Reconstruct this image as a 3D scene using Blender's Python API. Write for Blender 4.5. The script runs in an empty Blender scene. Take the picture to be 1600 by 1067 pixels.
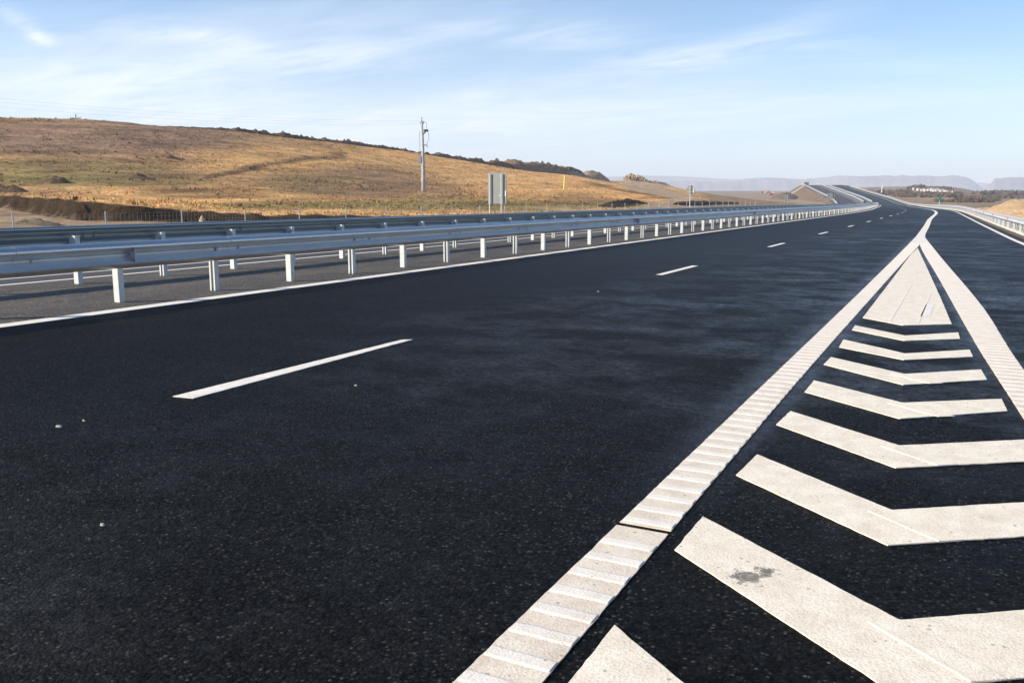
import bpy, math, random
from mathutils import Vector, noise
random.seed(7)
SC = bpy.context.scene
COL = SC.collection
R_ = math.radians

# ------------------------------------------------------------------ camera model
F, CX, CY, CAMH = 1340.0, 800.0, 533.5, 1.2
YAW = R_(27.0)
PITCH = math.atan((CY - 312.0) / F)
cA, sA, cP, sP = math.cos(YAW), math.sin(YAW), math.cos(PITCH), math.sin(PITCH)

def ray(px, py):
    """horizontal direction (X, Y) per metre of forward depth, and rise per metre"""
    a = (px - CX) / F
    b = -(py - CY) / F
    fw = cP + b * sP
    up = -sP + b * cP
    return (a * cA - fw * sA) / fw, (a * sA + fw * cA) / fw, up / fw

def unp(px, py, z=0.0):
    dx, dy, dz = ray(px, py)
    k = (z - CAMH) / dz
    return dx * k, dy * k

def at_depth(px, py, Z):
    dx, dy, dz = ray(px, py)
    return Vector((dx * Z, dy * Z, CAMH + dz * Z))

def proj(X, Y, Z):
    lat = X * cA + Y * sA
    fw = -X * sA + Y * cA
    up = Z - CAMH
    zc = fw * cP - up * sP
    yc = fw * sP + up * cP
    if zc < 0.1:
        return -9999.0, -9999.0
    return CX + F * lat / zc, CY - F * yc / zc

# ------------------------------------------------------------------ helpers
def lerp(a, b, t): return a + (b - a) * t
def sstep(a, b, x):
    t = max(0.0, min(1.0, (x - a) / (b - a)))
    return t * t * (3 - 2 * t)
def table(kn, x):
    if x <= kn[0][0]: return kn[0][1]
    for (a, va), (b, vb) in zip(kn, kn[1:]):
        if x <= b:
            return va + (vb - va) * (x - a) / (b - a)
    return kn[-1][1]
def stable(kn, x):
    """smooth (monotone-ish cubic) table"""
    if x <= kn[0][0]: return kn[0][1]
    if x >= kn[-1][0]: return kn[-1][1]
    for i in range(len(kn) - 1):
        if x <= kn[i + 1][0]:
            x0, y0 = kn[i]; x1, y1 = kn[i + 1]
            h = x1 - x0
            m0 = (y1 - kn[i - 1][1]) / (x1 - kn[i - 1][0]) if i > 0 else (y1 - y0) / h
            m1 = (kn[i + 2][1] - y0) / (kn[i + 2][0] - x0) if i + 2 < len(kn) else (y1 - y0) / h
            t = (x - x0) / h
            return ((2*t**3 - 3*t*t + 1) * y0 + (t**3 - 2*t*t + t) * h * m0 + (-2*t**3 + 3*t*t) * y1 + (t**3 - t*t) * h * m1)
def nz(x, y, z=0.0): return noise.noise(Vector((x, y, z)))
def fbm(x, y, z=0.0, o=4):
    a, s, f = 0.0, 1.0, 1.0
    for _ in range(o):
        a += s * noise.noise(Vector((x * f, y * f, z + _ * 7.3))); s *= .5; f *= 2.03
    return a

class MB:
    def __init__(s): s.v, s.f, s.m, s.c = [], [], [], None
    def add(s, vs, fs, mi=0):
        b = len(s.v); s.v += [tuple(q) for q in vs]
        for f in fs: s.f.append(tuple(i + b for i in f)); s.m.append(mi)
    def box(s, c, d, rz=0.0, mi=0):
        x, y, z = d[0] / 2, d[1] / 2, d[2] / 2
        co, si = math.cos(rz), math.sin(rz)
        vs = []
        for dz in (-z, z):
            for dx, dy in ((-x, -y), (x, -y), (x, y), (-x, y)):
                vs.append((c[0] + dx * co - dy * si, c[1] + dx * si + dy * co, c[2] + dz))
        s.add(vs, [(3, 2, 1, 0), (4, 5, 6, 7), (0, 1, 5, 4), (1, 2, 6, 5), (2, 3, 7, 6), (3, 0, 4, 7)], mi)
    def tube(s, pts, rad, n=8, mi=0, caps=True):
        pts = [Vector(p) for p in pts]
        rads = rad if isinstance(rad, (list, tuple)) else [rad] * len(pts)
        b = len(s.v)
        for i, p in enumerate(pts):
            t = (pts[min(i + 1, len(pts) - 1)] - pts[max(i - 1, 0)]).normalized()
            u = Vector((0, 0, 1)) if abs(t.z) < .9 else Vector((1, 0, 0))
            a = t.cross(u).normalized(); c = a.cross(t)
            for k in range(n):
                w = 2 * math.pi * k / n
                s.v.append(tuple(p + (a * math.cos(w) + c * math.sin(w)) * rads[i]))
        for i in range(len(pts) - 1):
            for k in range(n):
                k2 = (k + 1) % n
                s.f.append((b + i*n + k, b + i*n + k2, b + (i+1)*n + k2, b + (i+1)*n + k)); s.m.append(mi)
        if caps:
            s.f.append(tuple(b + k for k in range(n - 1, -1, -1))); s.m.append(mi)
            e = b + (len(pts) - 1) * n
            s.f.append(tuple(e + k for k in range(n))); s.m.append(mi)
    def disc(s, c, r, axis, th, n=28, mi=0):
        c = Vector(c); ax = Vector(axis).normalized()
        s.tube([c - ax * th / 2, c + ax * th / 2], r, n, mi)
    def grid(s, fn, us, vs, mi=0, flip=False):
        b = len(s.v); nv = len(vs)
        for u in us:
            for v in vs: s.v.append(tuple(fn(u, v)))
        for i in range(len(us) - 1):
            for j in range(nv - 1):
                q = (b + i*nv + j, b + (i+1)*nv + j, b + (i+1)*nv + j + 1, b + i*nv + j + 1)
                s.f.append(q[::-1] if flip else q); s.m.append(mi)
    def build(s, name, mats, parent=None, smooth=False, loc=(0, 0, 0), cols=None):
        me = bpy.data.meshes.new(name)
        me.from_pydata(s.v, [], s.f)
        for m in (mats if isinstance(mats, (list, tuple)) else [mats]): me.materials.append(m)
        if any(s.m): me.polygons.foreach_set('material_index', s.m)
        if smooth: me.polygons.foreach_set('use_smooth', [True] * len(s.f))
        if cols:
            a = me.color_attributes.new('tint', 'FLOAT_COLOR', 'POINT')
            a.data.foreach_set('color', [x for c in cols for x in (c[0], c[1], c[2], 1.0)])
        me.update()
        o = bpy.data.objects.new(name, me); COL.objects.link(o)
        o.location = loc
        if parent: o.parent = parent
        return o

def tag(o, label=None, cat=None, group=None, kind=None):
    if label: o['label'] = label
    if cat: o['category'] = cat
    if group: o['group'] = group
    if kind: o['kind'] = kind
    return o
def thing(name, label, cat, loc=(0, 0, 0), rz=0.0, group=None):
    o = bpy.data.objects.new(name, None); COL.objects.link(o)
    o.empty_display_size = .2
    o.location = loc; o.rotation_euler = (0, 0, rz)
    return tag(o, label, cat, group)
def structure(name):
    o = bpy.data.objects.new(name, None); COL.objects.link(o); o['kind'] = 'structure'; return o
def dup(o, parent, loc=None, rz=None):
    c = o.copy(); COL.objects.link(c)
    if parent is not None: c.parent = parent
    if loc is not None: c.location = loc
    if rz is not None: c.rotation_euler = (0, 0, rz)
    return c

# ------------------------------------------------------------------ materials
class NT:
    def __init__(s, name):
        s.mat = bpy.data.materials.new(name); s.mat.use_nodes = True
        s.t = s.mat.node_tree; s.n = s.t.nodes
        s.b = s.n['Principled BSDF']
    def node(s, ty, **kw):
        n = s.n.new(ty)
        for k, v in kw.items():
            if k in n.inputs.keys() if hasattr(n.inputs, 'keys') else False: n.inputs[k].default_value = v
            else: setattr(n, k, v)
        return n
    def link(s, a, b): s.t.links.new(a, b)
    def coord(s, scale=(1, 1, 1)):
        g = s.n.new('ShaderNodeNewGeometry')
        m = s.n.new('ShaderNodeMapping'); m.inputs['Scale'].default_value = scale
        s.link(g.outputs['Position'], m.inputs['Vector']); return m.outputs['Vector']
    def noise(s, vec, scale, detail=4, rough=.55):
        n = s.n.new('ShaderNodeTexNoise'); n.inputs['Scale'].default_value = scale
        n.inputs['Detail'].default_value = detail; n.inputs['Roughness'].default_value = rough
        s.link(vec, n.inputs['Vector']); return n.outputs['Fac']
    def vor(s, vec, scale):
        n = s.n.new('ShaderNodeTexVoronoi'); n.inputs['Scale'].default_value = scale
        s.link(vec, n.inputs['Vector']); return n
    def ramp(s, fac, stops):
        n = s.n.new('ShaderNodeValToRGB'); e = n.color_ramp.elements
        while len(e) < len(stops): e.new(.5)
        for x, (p, c) in zip(e, stops):
            x.position = p; x.color = (c, c, c, 1) if not isinstance(c, (tuple, list)) else (*c, 1)
        s.link(fac, n.inputs['Fac']); return n.outputs['Color']
    def math(s, op, a, b=None, clamp=False):
        n = s.n.new('ShaderNodeMath'); n.operation = op; n.use_clamp = clamp
        for i, x in enumerate((a, b)):
            if x is None: continue
            if isinstance(x, (int, float)): n.inputs[i].default_value = x
            else: s.link(x, n.inputs[i])
        return n.outputs[0]
    def mix(s, fac, a, b, ty='MIX'):
        n = s.n.new('ShaderNodeMixRGB'); n.blend_type = ty
        for i, x in enumerate((fac, a, b)):
            if isinstance(x, (int, float)): n.inputs[i].default_value = x
            elif isinstance(x, (tuple, list)): n.inputs[i].default_value = (*x, 1)
            else: s.link(x, n.inputs[i])
        return n.outputs[0]
    def maprange(s, v, a, b, c=0.0, d=1.0):
        n = s.n.new('ShaderNodeMapRange'); n.interpolation_type = 'SMOOTHSTEP'
        for k, x in zip(('From Min', 'From Max', 'To Min', 'To Max'), (a, b, c, d)): n.inputs[k].default_value = x
        s.link(v, n.inputs['Value']); return n.outputs['Result']
    def bump(s, h, strength, dist, prev=None):
        n = s.n.new('ShaderNodeBump'); n.inputs['Strength'].default_value = strength; n.inputs['Distance'].default_value = dist
        s.link(h, n.inputs['Height'])
        if prev: s.link(prev, n.inputs['Normal'])
        return n.outputs['Normal']
    def set(s, **kw):
        names = dict(color='Base Color', rough='Roughness', metal='Metallic', normal='Normal', spec='Specular IOR Level')
        for k, v in kw.items():
            i = s.b.inputs[names[k]]
            if isinstance(v, (int, float)): i.default_value = v
            elif isinstance(v, (tuple, list)): i.default_value = (*v, 1)
            else: s.link(v, i)
        return s.mat

def simple(name, color, rough=.6, metal=0.0, var=.15, scale=6.0, bump=0.0):
    t = NT(name)
    v = t.coord()
    n = t.noise(v, scale, 5)
    k = t.ramp(n, [(.3, 1 - var), (.7, 1 + var * .4)])
    c = t.mix(1.0, color, k, 'MULTIPLY')
    kw = dict(color=c, rough=rough, metal=metal)
    if bump: kw['normal'] = t.bump(t.noise(v, scale * 4, 4), .6, bump)
    return t.set(**kw)

def asphalt_mat():
    t = NT('dark_damp_asphalt')
    v = t.coord()
    vs = t.coord((1.0, .35, 1.0))
    big = t.noise(vs, .55, 5, .6)
    mid = t.noise(t.coord((1.6, .8, 1)), 3.2, 5, .62)
    fine = t.noise(v, 170, 3, .7)
    vo = t.vor(v, 84)
    sep = t.n.new('ShaderNodeSeparateColor'); t.link(vo.outputs['Color'], sep.inputs[0])
    # every stone of the mix has its own tone, with dark binder in the joints
    tone = t.ramp(sep.outputs[0], [(0.0, (.0022, .0023, .0026)), (.45, (.0055, .0057, .0062)), (.78, (.012, .012, .0125)), (.92, (.033, .032, .030)), (1.0, (.085, .08, .07))])
    base = t.mix(t.ramp(vo.outputs['Distance'], [(.30, 0.0), (.62, 1.0)]), tone, (.0022, .0023, .0026))
    base = t.mix(1.0, base, t.ramp(big, [(.35, .88), (.68, 1.15)]), 'MULTIPLY')
    base = t.mix(1.0, base, t.ramp(fine, [(.32, .6), (.70, 1.5)]), 'MULTIPLY')
    # pale aggregate specks; their brightness paints in the sun's sparkle on the stones
    pick = t.math('GREATER_THAN', sep.outputs[1], .962)
    dot = t.math('LESS_THAN', vo.outputs['Distance'], .38)
    chip = t.math('MULTIPLY', pick, dot)
    chipc = t.mix(sep.outputs[2], (.02, .019, .018), (.15, .137, .115))
    patchy = t.ramp(t.noise(v, .8, 3), [(.36, .1), (.62, 1.0)])
    base = t.mix(t.math('MULTIPLY', chip, patchy), base, chipc)
    sy_ = t.n.new('ShaderNodeSeparateXYZ'); t.link(v, sy_.inputs[0]); Y0 = sy_.outputs[1]
    # brown dust film in blotches (far left lane)
    dust = t.math('MULTIPLY', t.ramp(t.noise(t.coord((1, .22, 1)), 1.1, 6, .65), [(.55, 0.0), (.72, .55)]), t.ramp(mid, [(.45, 0.0), (.65, 1.0)]))
    base = t.mix(t.math('MULTIPLY', dust, t.maprange(Y0, 3.0, 9.0, .15, .8)), base, (.040, .032, .024))
    # paint overspray drifting off both sides of the wide gore lines
    sx = t.n.new('ShaderNodeSeparateXYZ'); t.link(t.coord(), sx.inputs[0])
    X, Y = sx.outputs[0], sx.outputs[1]
    rng = t.math('MULTIPLY', t.maprange(Y, 2.5, 6.0), t.maprange(Y, 34, 26))
    d1 = t.math('ADD', X, 1.03)
    s1 = t.math('MULTIPLY', t.maprange(d1, -.24, 0.0), t.maprange(d1, .34, .2))
    lineR = t.math('SUBTRACT', .77, t.math('MULTIPLY', Y, .0615))      # left edge of the right-hand line
    d2 = t.math('SUBTRACT', X, lineR)
    rng2 = t.math('MULTIPLY', t.maprange(Y, 6.5, 8.5), t.maprange(Y, 30, 22))
    s2 = t.math('MULTIPLY', t.math('MULTIPLY', t.maprange(d2, -.13, -.02), t.maprange(d2, .3, .1)), rng2)
    sp = t.math('MAXIMUM', t.math('MULTIPLY', s1, rng), s2)
    sp = t.math('MULTIPLY', sp, t.ramp(t.noise(v, 9, 6, .75), [(.35, .2), (.65, 1.1)]))
    base = t.mix(t.math('MULTIPLY', sp, .42), base, (.15, .19, .26))
    # damp film: smoother streaks across the lanes
    wet = t.noise(t.coord((.9, 1.15, 1)), 1.0, 7, .70)
    wetm = t.math('MULTIPLY', t.ramp(wet, [(.44, 0.0), (.64, 1.0)]), t.ramp(t.noise(v, .13, 2), [(.38, 0.25), (.6, 1.0)]))
    wetm = t.math('MULTIPLY', wetm, t.ramp(mid, [(.32, .25), (.62, 1.0)]))
    wetm = t.math('MULTIPLY', wetm, t.ramp(t.noise(t.coord((1, 1.2, 1)), 17, 6, .8), [(.42, .15), (.60, 1.55)]))
    wetm = t.math('MULTIPLY', wetm, t.maprange(X, -5.5, -1.8, .03, 1.0))
    wetm = t.math('MULTIPLY', wetm, t.maprange(Y, 3.0, 8.0, .12, 1.0))
    rough = t.math('SUBTRACT', .58, t.math('MULTIPLY', wetm, .30))
    stone = t.ramp(sep.outputs[1], [(.2, .5), (.9, 1.6)])
    spc = t.math('ADD', t.math('MULTIPLY', stone, t.maprange(Y, 4.0, 24.0, .050, .22)), t.math('MULTIPLY', wetm, 1.5))
    hgt = t.math('ADD', t.math('MULTIPLY', vo.outputs['Distance'], -.8), fine)
    nrm = t.bump(hgt, 1.0, .008)
    nrm = t.bump(t.noise(v, 40, 3), .15, .008, nrm)
    return t.set(color=base, rough=rough, normal=nrm, spec=spc)

def shoulder_mat():
    t = NT('dusty_brown_asphalt')
    v = t.coord()
    n = t.noise(t.coord((1, .3, 1)), 1.3, 6, .6)
    fine = t.noise(v, 80, 3)
    c = t.mix(t.ramp(n, [(.35, 0.0), (.65, 1.0)]), (.038, .033, .028), (.082, .070, .056))
    c = t.mix(1.0, c, t.ramp(fine, [(.3, .7), (.7, 1.25)]), 'MULTIPLY')
    st = t.ramp(t.noise(t.coord((1, .45, 1)), 2.3, 6, .7), [(.52, 0.0), (.62, .75)])
    c = t.mix(st, c, (.024, .021, .018))
    gv = t.vor(v, 60); sg = t.n.new('ShaderNodeSeparateColor'); t.link(gv.outputs['Color'], sg.inputs[0])
    c = t.mix(t.math('MULTIPLY', t.math('GREATER_THAN', sg.outputs[0], .94), .8), c, (.26, .22, .17))
    return t.set(color=c, rough=.85, normal=t.bump(fine, .6, .006))

def opp_mat():
    t = NT('grey_asphalt')
    v = t.coord()
    n = t.noise(t.coord((1, .2, 1)), .8, 5)
    fine = t.noise(v, 60, 3)
    c = t.mix(n, (.022, .021, .022), (.05, .046, .045))
    c = t.mix(1.0, c, t.ramp(fine, [(.3, .7), (.7, 1.25)]), 'MULTIPLY')
    return t.set(color=c, rough=.75, normal=t.bump(fine, .5, .006))

def paint_mat(name, a, b, stain=None):
    t = NT(name)
    v = t.coord()
    n = t.noise(v, 9, 6, .62)
    fine = t.noise(v, 130, 3, .6)
    c = t.mix(t.ramp(n, [(.34, 0.0), (.66, 1.0)]), a, b)
    c = t.mix(1.0, c, t.ramp(fine, [(.25, .74), (.55, 1.04)]), 'MULTIPLY')
    pin = t.vor(v, 38)
    sep = t.n.new('ShaderNodeSeparateColor'); t.link(pin.outputs['Color'], sep.inputs[0])
    pm = t.math('MULTIPLY', t.math('GREATER_THAN', sep.outputs[0], .93), t.math('LESS_THAN', pin.outputs['Distance'], .22))
    c = t.mix(t.math('MULTIPLY', pm, .6), c, (.22, .18, .14))
    scuff = t.ramp(t.noise(t.coord((1.6, .5, 1)), 3.1, 6, .7), [(.56, 0.0), (.75, .45)])
    c = t.mix(scuff, c, (.50, .41, .32))
    if stain:
        vd = t.n.new('ShaderNodeVectorMath'); vd.operation = 'DISTANCE'
        t.link(t.coord(), vd.inputs[0]); vd.inputs[1].default_value = (stain[0], stain[1], .004)
        vd2 = t.n.new('ShaderNodeVectorMath'); vd2.operation = 'DISTANCE'
        t.link(t.coord(), vd2.inputs[0]); vd2.inputs[1].default_value = (stain[2], stain[3], .004)
        wob = t.math('MULTIPLY', t.math('SUBTRACT', t.noise(v, 30, 7, .82), .5), .22)
        m1 = t.maprange(t.math('ADD', vd.outputs['Value'], wob), .052, .044)
        m2 = t.maprange(t.math('ADD', vd2.outputs['Value'], wob), .036, .030)
        m = t.math('MULTIPLY', t.math('MAXIMUM', m1, m2), t.ramp(t.noise(v, 60, 4), [(.3, .55), (.7, .95)]))
        c = t.mix(m, c, (.03, .028, .025))
    return t.set(color=c, rough=.7, normal=t.bump(fine, .55, .004))

def galv(name, color, rough, metal, spot=.14, bump=.12):
    t = NT(name)
    v = t.coord()
    vo = t.vor(v, 45)
    sep = t.n.new('ShaderNodeSeparateColor'); t.link(vo.outputs['Color'], sep.inputs[0])
    n = t.noise(t.coord((1, .35, 1.6)), 5, 6, .65)
    k = t.mix(.5, t.ramp(sep.outputs[0], [(0, 1 - spot), (1, 1.0)]), t.ramp(n, [(.3, 1 - spot * 2.2), (.7, 1.06)]))
    c = t.mix(1.0, color, k, 'MULTIPLY')
    r = t.math('ADD', rough, t.math('MULTIPLY', t.math('SUBTRACT', n, .5), .18))
    return t.set(color=c, rough=r, metal=metal, normal=t.bump(t.noise(v, 6, 3), bump, .01))

def soil_tint(name, bscale=2.2, bdist=.28, noisev=.55, rough=1.0, ystretch=.45):
    """ground whose colour is a vertex colour, broken up by noise at several sizes"""
    t = NT(name)
    a = t.n.new('ShaderNodeAttribute'); a.attribute_name = 'tint'
    v = t.coord((1, ystretch, 1))
    n1 = t.noise(v, .35, 6, .65); n2 = t.noise(v, 2.6, 6, .7); n3 = t.noise(t.coord(), 14, 3, .6)
    k = t.math('MULTIPLY', t.ramp(n1, [(.3, 1 - noisev * .8), (.7, 1 + noisev)]), t.ramp(n2, [(.3, 1 - noisev * .9), (.7, 1 + noisev)]))
    k = t.math('MULTIPLY', k, t.ramp(n3, [(.3, .75), (.7, 1.35)]))
    c = t.mix(1.0, a.outputs['Color'], k, 'MULTIPLY')
    h = t.math('ADD', t.math('MULTIPLY', n2, 1.0), t.math('MULTIPLY', n3, .35))
    return t.set(color=c, rough=rough, normal=t.bump(h, 1.0, bdist), spec=.1)

def soil(name, a, b, scale=1.5, bdist=.15, spec=.1):
    t = NT(name)
    v = t.coord()
    n = t.noise(v, scale, 7, .68)
    n3 = t.noise(v, scale * 7, 4, .65)
    c = t.mix(t.ramp(n, [(.32, 0.0), (.68, 1.0)]), a, b)
    c = t.mix(1.0, c, t.ramp(n3, [(.3, .65), (.7, 1.3)]), 'MULTIPLY')
    return t.set(color=c, rough=1.0, normal=t.bump(t.math('ADD', n, t.math('MULTIPLY', n3, .4)), 1.0, bdist), spec=spec)

M = {}
M['asphalt'] = asphalt_mat()
M['shoulder'] = shoulder_mat()
M['opp'] = opp_mat()
sx, sy = unp(1165, 904); sx2, sy2 = unp(1194, 895)
M['paint'] = paint_mat('white_road_paint', (.75, .655, .51), (.88, .795, .65), (sx, sy, sx2, sy2))
M['paint_line'] = paint_mat('white_line_paint', (.76, .70, .61), (.86, .80, .71))
M['paint_base'] = paint_mat('cream_rumble_paint', (.67, .565, .44), (.80, .705, .57))
M['paint_rib'] = paint_mat('bright_rib_paint', (.76, .69, .59), (.86, .79, .69))
M['beam'] = galv('galvanised_beam', (.60, .60, .60), .34, .85)
M['beam_dull'] = galv('weathered_beam', (.40, .42, .42), .36, .88)
M['beam_sunlit'] = galv('sunlit_galvanised_beam', (.62, .64, .66), .5, .45)  # paler copy of the beam steel, with the sunlit look put into it
M['post'] = galv('galvanised_post', (.58, .60, .59), .55, .35, .10)
M['pole'] = simple('weathered_concrete', (.46, .45, .42), .85, 0, .3, 3.0)
M['dark'] = simple('dark_fitting', (.05, .05, .052), .6)
M['steelgrey'] = simple('grey_painted_steel', (.42, .44, .44), .55, .3)
M['signback'] = simple('aluminium_sign_back', (.21, .225, .215), .5, .3, .10, 2)
M['sticker'] = simple('white_sticker', (.8, .8, .8), .6)
M['yellow'] = simple('yellow_paint', (.75, .60, .08), .6)
M['green'] = simple('green_sign_sheet', (.02, .30, .16), .5)
M['red'] = simple('red_reflector', (.75, .07, .04), .4)
M['white'] = simple('white_coating', (.75, .75, .73), .6)
M['reflector'] = simple('pale_reflector', (.42, .40, .46), .5, .2)
M['concrete'] = simple('pale_concrete', (.52, .49, .44), .9, 0, .3, 1.2)
M['truckred'] = simple('red_truck_paint', (.55, .06, .04), .5)
M['truckyellow'] = simple('yellow_machine_paint', (.65, .42, .05), .5)
M['tyre'] = simple('tyre_rubber', (.02, .02, .02), .9)
M['glass'] = simple('dark_window_glass', (.03, .035, .04), .15)
M['housewall'] = simple('white_house_wall', (.60, .57, .53), .9, 0, .15, .3)
M['roof'] = simple('brown_roof_tile', (.28, .15, .10), .9, 0, .3, .5)
M['wire'] = simple('wire_metal', (.30, .30, .29), .5, .6)
M['cable'] = simple('aluminium_cable', (.22, .22, .23), .5, .5)
M['stone'] = simple('pale_pebble', (.36, .33, .29), .9)
M['hill'] = soil_tint('dry_grass_hillside')
M['ground'] = soil_tint('brown_plain', noisev=.3, bdist=.1, ystretch=1.0)
M['darksoil'] = soil('dark_clod_soil', (.055, .036, .023), (.22, .145, .09), 1.1, .35)
M['shadesoil'] = soil('black_shaded_soil', (.022, .015, .010), (.09, .062, .04), 1.1, .5)  # soil colour blackened to paint in the shade on the dug banks
M['brownsoil'] = soil('brown_spoil_soil', (.12, .072, .046), (.34, .21, .13), .6, .35)
M['tanmound'] = soil('dry_brown_mound_soil', (.26, .17, .105), (.46, .32, .20), .6, .25)
M['sand'] = soil('pale_sandy_soil', (.42, .31, .19), (.62, .46, .30), .5, .35)
M['orange_sand'] = soil('orange_sand', (.38, .255, .14), (.52, .37, .22), .5, .25)
M['embank'] = soil('brown_embankment_soil', (.10, .068, .046), (.20, .135, .09), .25, .3)
M['verge'] = soil('gravelly_verge', (.09, .068, .045), (.24, .19, .13), 2.5, .05)
M['mountain'] = soil('mountain_slope', (.075, .06, .06), (.30, .25, .22), .006, 5.0)
t = NT('dry_grass_blades'); a_ = t.n.new('ShaderNodeAttribute'); a_.attribute_name = 'tint'
M['grass'] = t.set(color=a_.outputs['Color'], rough=.9, spec=.1)
M['scrub'] = soil('leafless_scrub', (.06, .046, .036), (.16, .115, .082), .6, .1)
M['shrub'] = soil('dusty_green_shrub', (.05, .065, .02), (.14, .13, .06), 1.5, .1)
M['drybush'] = soil('dry_tan_shrub', (.40, .29, .17), (.60, .45, .28), 1.5, .1)

# ------------------------------------------------------------------ road alignment
TH = [(0, 0), (75, 0), (125, .0623), (253.4, .0623), (363.2, .2088), (900, .2088)]          # heading
GR = [(0, 0), (90, 0), (130, -.004), (200, -.004), (240, 0), (280, 0), (340, .0467), (501, .0467), (541.5, 0), (621, -.06), (900, -.06)]   # grade
AXIS = [(0.0, 0.0, 0.0)]
for _i in range(700):
    _t = table(TH, _i + .5); _x, _y, _z = AXIS[-1]
    AXIS.append((_x - math.sin(_t), _y + math.cos(_t), _z + table(GR, _i + .5)))
def _ax(s):
    if s <= 0: return 0.0, s, 0.0
    i = min(int(s), 699); f = s - i; a, b = AXIS[i], AXIS[i + 1]
    return a[0] + (b[0] - a[0]) * f, a[1] + (b[1] - a[1]) * f, a[2] + (b[2] - a[2]) * f
def zr(s): return _ax(s)[2]
def CL(s):
    x, y, _ = _ax(s); return x, y, table(TH, s)
def fall(n): return -.02 * max(0.0, -11.85 - n)          # crossfall of the far carriageway
def P(s, n, dz=0.0):
    x, y, t = CL(s)
    return (x + n * math.cos(t), y + n * math.sin(t), zr(s) + dz + fall(n))
def SN(X, Y):
    """station and offset of a plan point"""
    s = max(-300.0, min(690.0, Y))
    for _ in range(5):
        x, y, t = CL(s)
        s = max(-300.0, min(690.0, s + (-(X - x) * math.sin(t) + (Y - y) * math.cos(t))))
    x, y, t = CL(s)
    return s, (X - x) * math.cos(t) + (Y - y) * math.sin(t)

NR = [(-12, 4.3), (0, 3.2), (10, 2.55), (27, 1.77), (40, 1.43), (60, 1.0), (85, .55), (120, .5), (200, .6), (600, .6)]
def nR(s): return stable(NR, s)
def stations(a, b, near=.5):
    out = [a]; s = a
    while s < b:
        s += near if s < 20 else (1.0 if s < 60 else (2.5 if s < 200 else 5.0))
        out.append(min(s, b))
    return out
def ribbon(name, a, b, nl, nr, dz, mat, parent=None, cross=1, near=.5):
    m = MB()
    nlf = nl if callable(nl) else (lambda s: nl)
    nrf = nr if callable(nr) else (lambda s: nr)
    m.grid(lambda s, k: P(s, lerp(nlf(s), nrf(s), k), dz), stations(a, b, near), [i / cross for i in range(cross + 1)], flip=True)
    return m.build(name, mat, parent)

SEND = 640.0
road = structure('road')
ribbon('road_surface', -14, SEND, -8.1, lambda s: nR(s) + .3, 0, M['asphalt'], road, 6)
far_road = structure('opposite_road')
ribbon('road_surface', -14, SEND, -20.6, -11.9, 0, M['opp'], far_road, 3)
med = ribbon('median_strip', -14, SEND, -11.9, -8.1, 0, M['shoulder'], None, 3); med['kind'] = 'structure'
# the right verge falls away behind the rail, with a low concrete channel
verge = structure('verge')
m = MB()
prof = [(.3, -.0), (.42, -.03), (.62, -.02), (.66, .05), (.80, .05), (.84, -.02), (1.5, -.10), (3.2, -1.1)]
m.grid(lambda s, i: P(s, nR(s) + prof[i][0], prof[i][1] + (.02 * nz(s * .7, i) if i not in (0, 3, 4) else 0)), stations(-14, SEND, 1.0), list(range(len(prof))), flip=True)
vs_ = m.build('verge_soil', M['verge'], verge)
vs_.data.materials.append(M['concrete'])
npf = len(prof) - 1
for i, pl in enumerate(vs_.data.polygons):
    if i % npf in (2, 3, 4): pl.material_index = 1

# ------------------------------------------------------------------ road markings (parts of the roads)
ribbon('edge_line', -14, SEND, -8.20, -7.965, .004, M['paint_line'], road)
ribbon('edge_line', -14, SEND, lambda s: nR(s) - .07, lambda s: nR(s) + .07, .004, M['paint_line'], road)
ribbon('edge_line', -14, SEND, -12.05, -11.90, .004, M['paint_line'], far_road)
ribbon('lane_line', -14, SEND, -13.18, -13.06, .004, M['paint_line'], far_road)
ribbon('edge_line', 190, SEND, -19.6, -19.45, .004, M['paint_line'], far_road)
AFT = [(31, -.93), (38, -1.0), (45, -1.08), (60, -1.28), (90, -1.32), (600, -1.32)]
ribbon('lane_line', 26.6, SEND, lambda s: table([(26.6, -1.03), (31, -1.045), (34, -1.08)], s) if s < 34 else stable(AFT, s) - .12, lambda s: table([(26.6, -.54), (30.5, -.76), (34, -.84)], s) if s < 34 else stable(AFT, s) + .12, .0066, M['paint_line'], road)

def ragged(pts, step=.03, amp=.0026, seed=0):
    out = []
    for i, p in enumerate(pts):
        q = pts[(i + 1) % len(pts)]
        L = math.hypot(q[0] - p[0], q[1] - p[1]); n = max(1, min(60, int(L / step)))
        nx, ny = -(q[1] - p[1]) / max(L, 1e-6), (q[0] - p[0]) / max(L, 1e-6)
        for k in range(n):
            t = k / n
            x, y = lerp(p[0], q[0], t), lerp(p[1], q[1], t)
            d = amp * (nz(x * 14, y * 14, seed) + .9 * nz(x * 60, y * 60, seed + 3)) if 0 < k else 0
            out.append((x + nx * d, y + ny * d))
    return out
def slab(name, pts, parent, mat, z=.005, base=.001, **kw):
    m = MB(); pts = ragged(pts, **kw); n = len(pts)
    area = sum(pts[i][0] * pts[(i+1) % n][1] - pts[(i+1) % n][0] * pts[i][1] for i in range(n))
    if area < 0: pts = pts[::-1]
    m.add([(x, y, z) for x, y in pts] + [(x, y, base) for x, y in pts],
          [tuple(range(n))] + [(i, i + n, (i + 1) % n + n, (i + 1) % n) for i in range(n)])
    return m.build(name, mat, parent)

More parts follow.
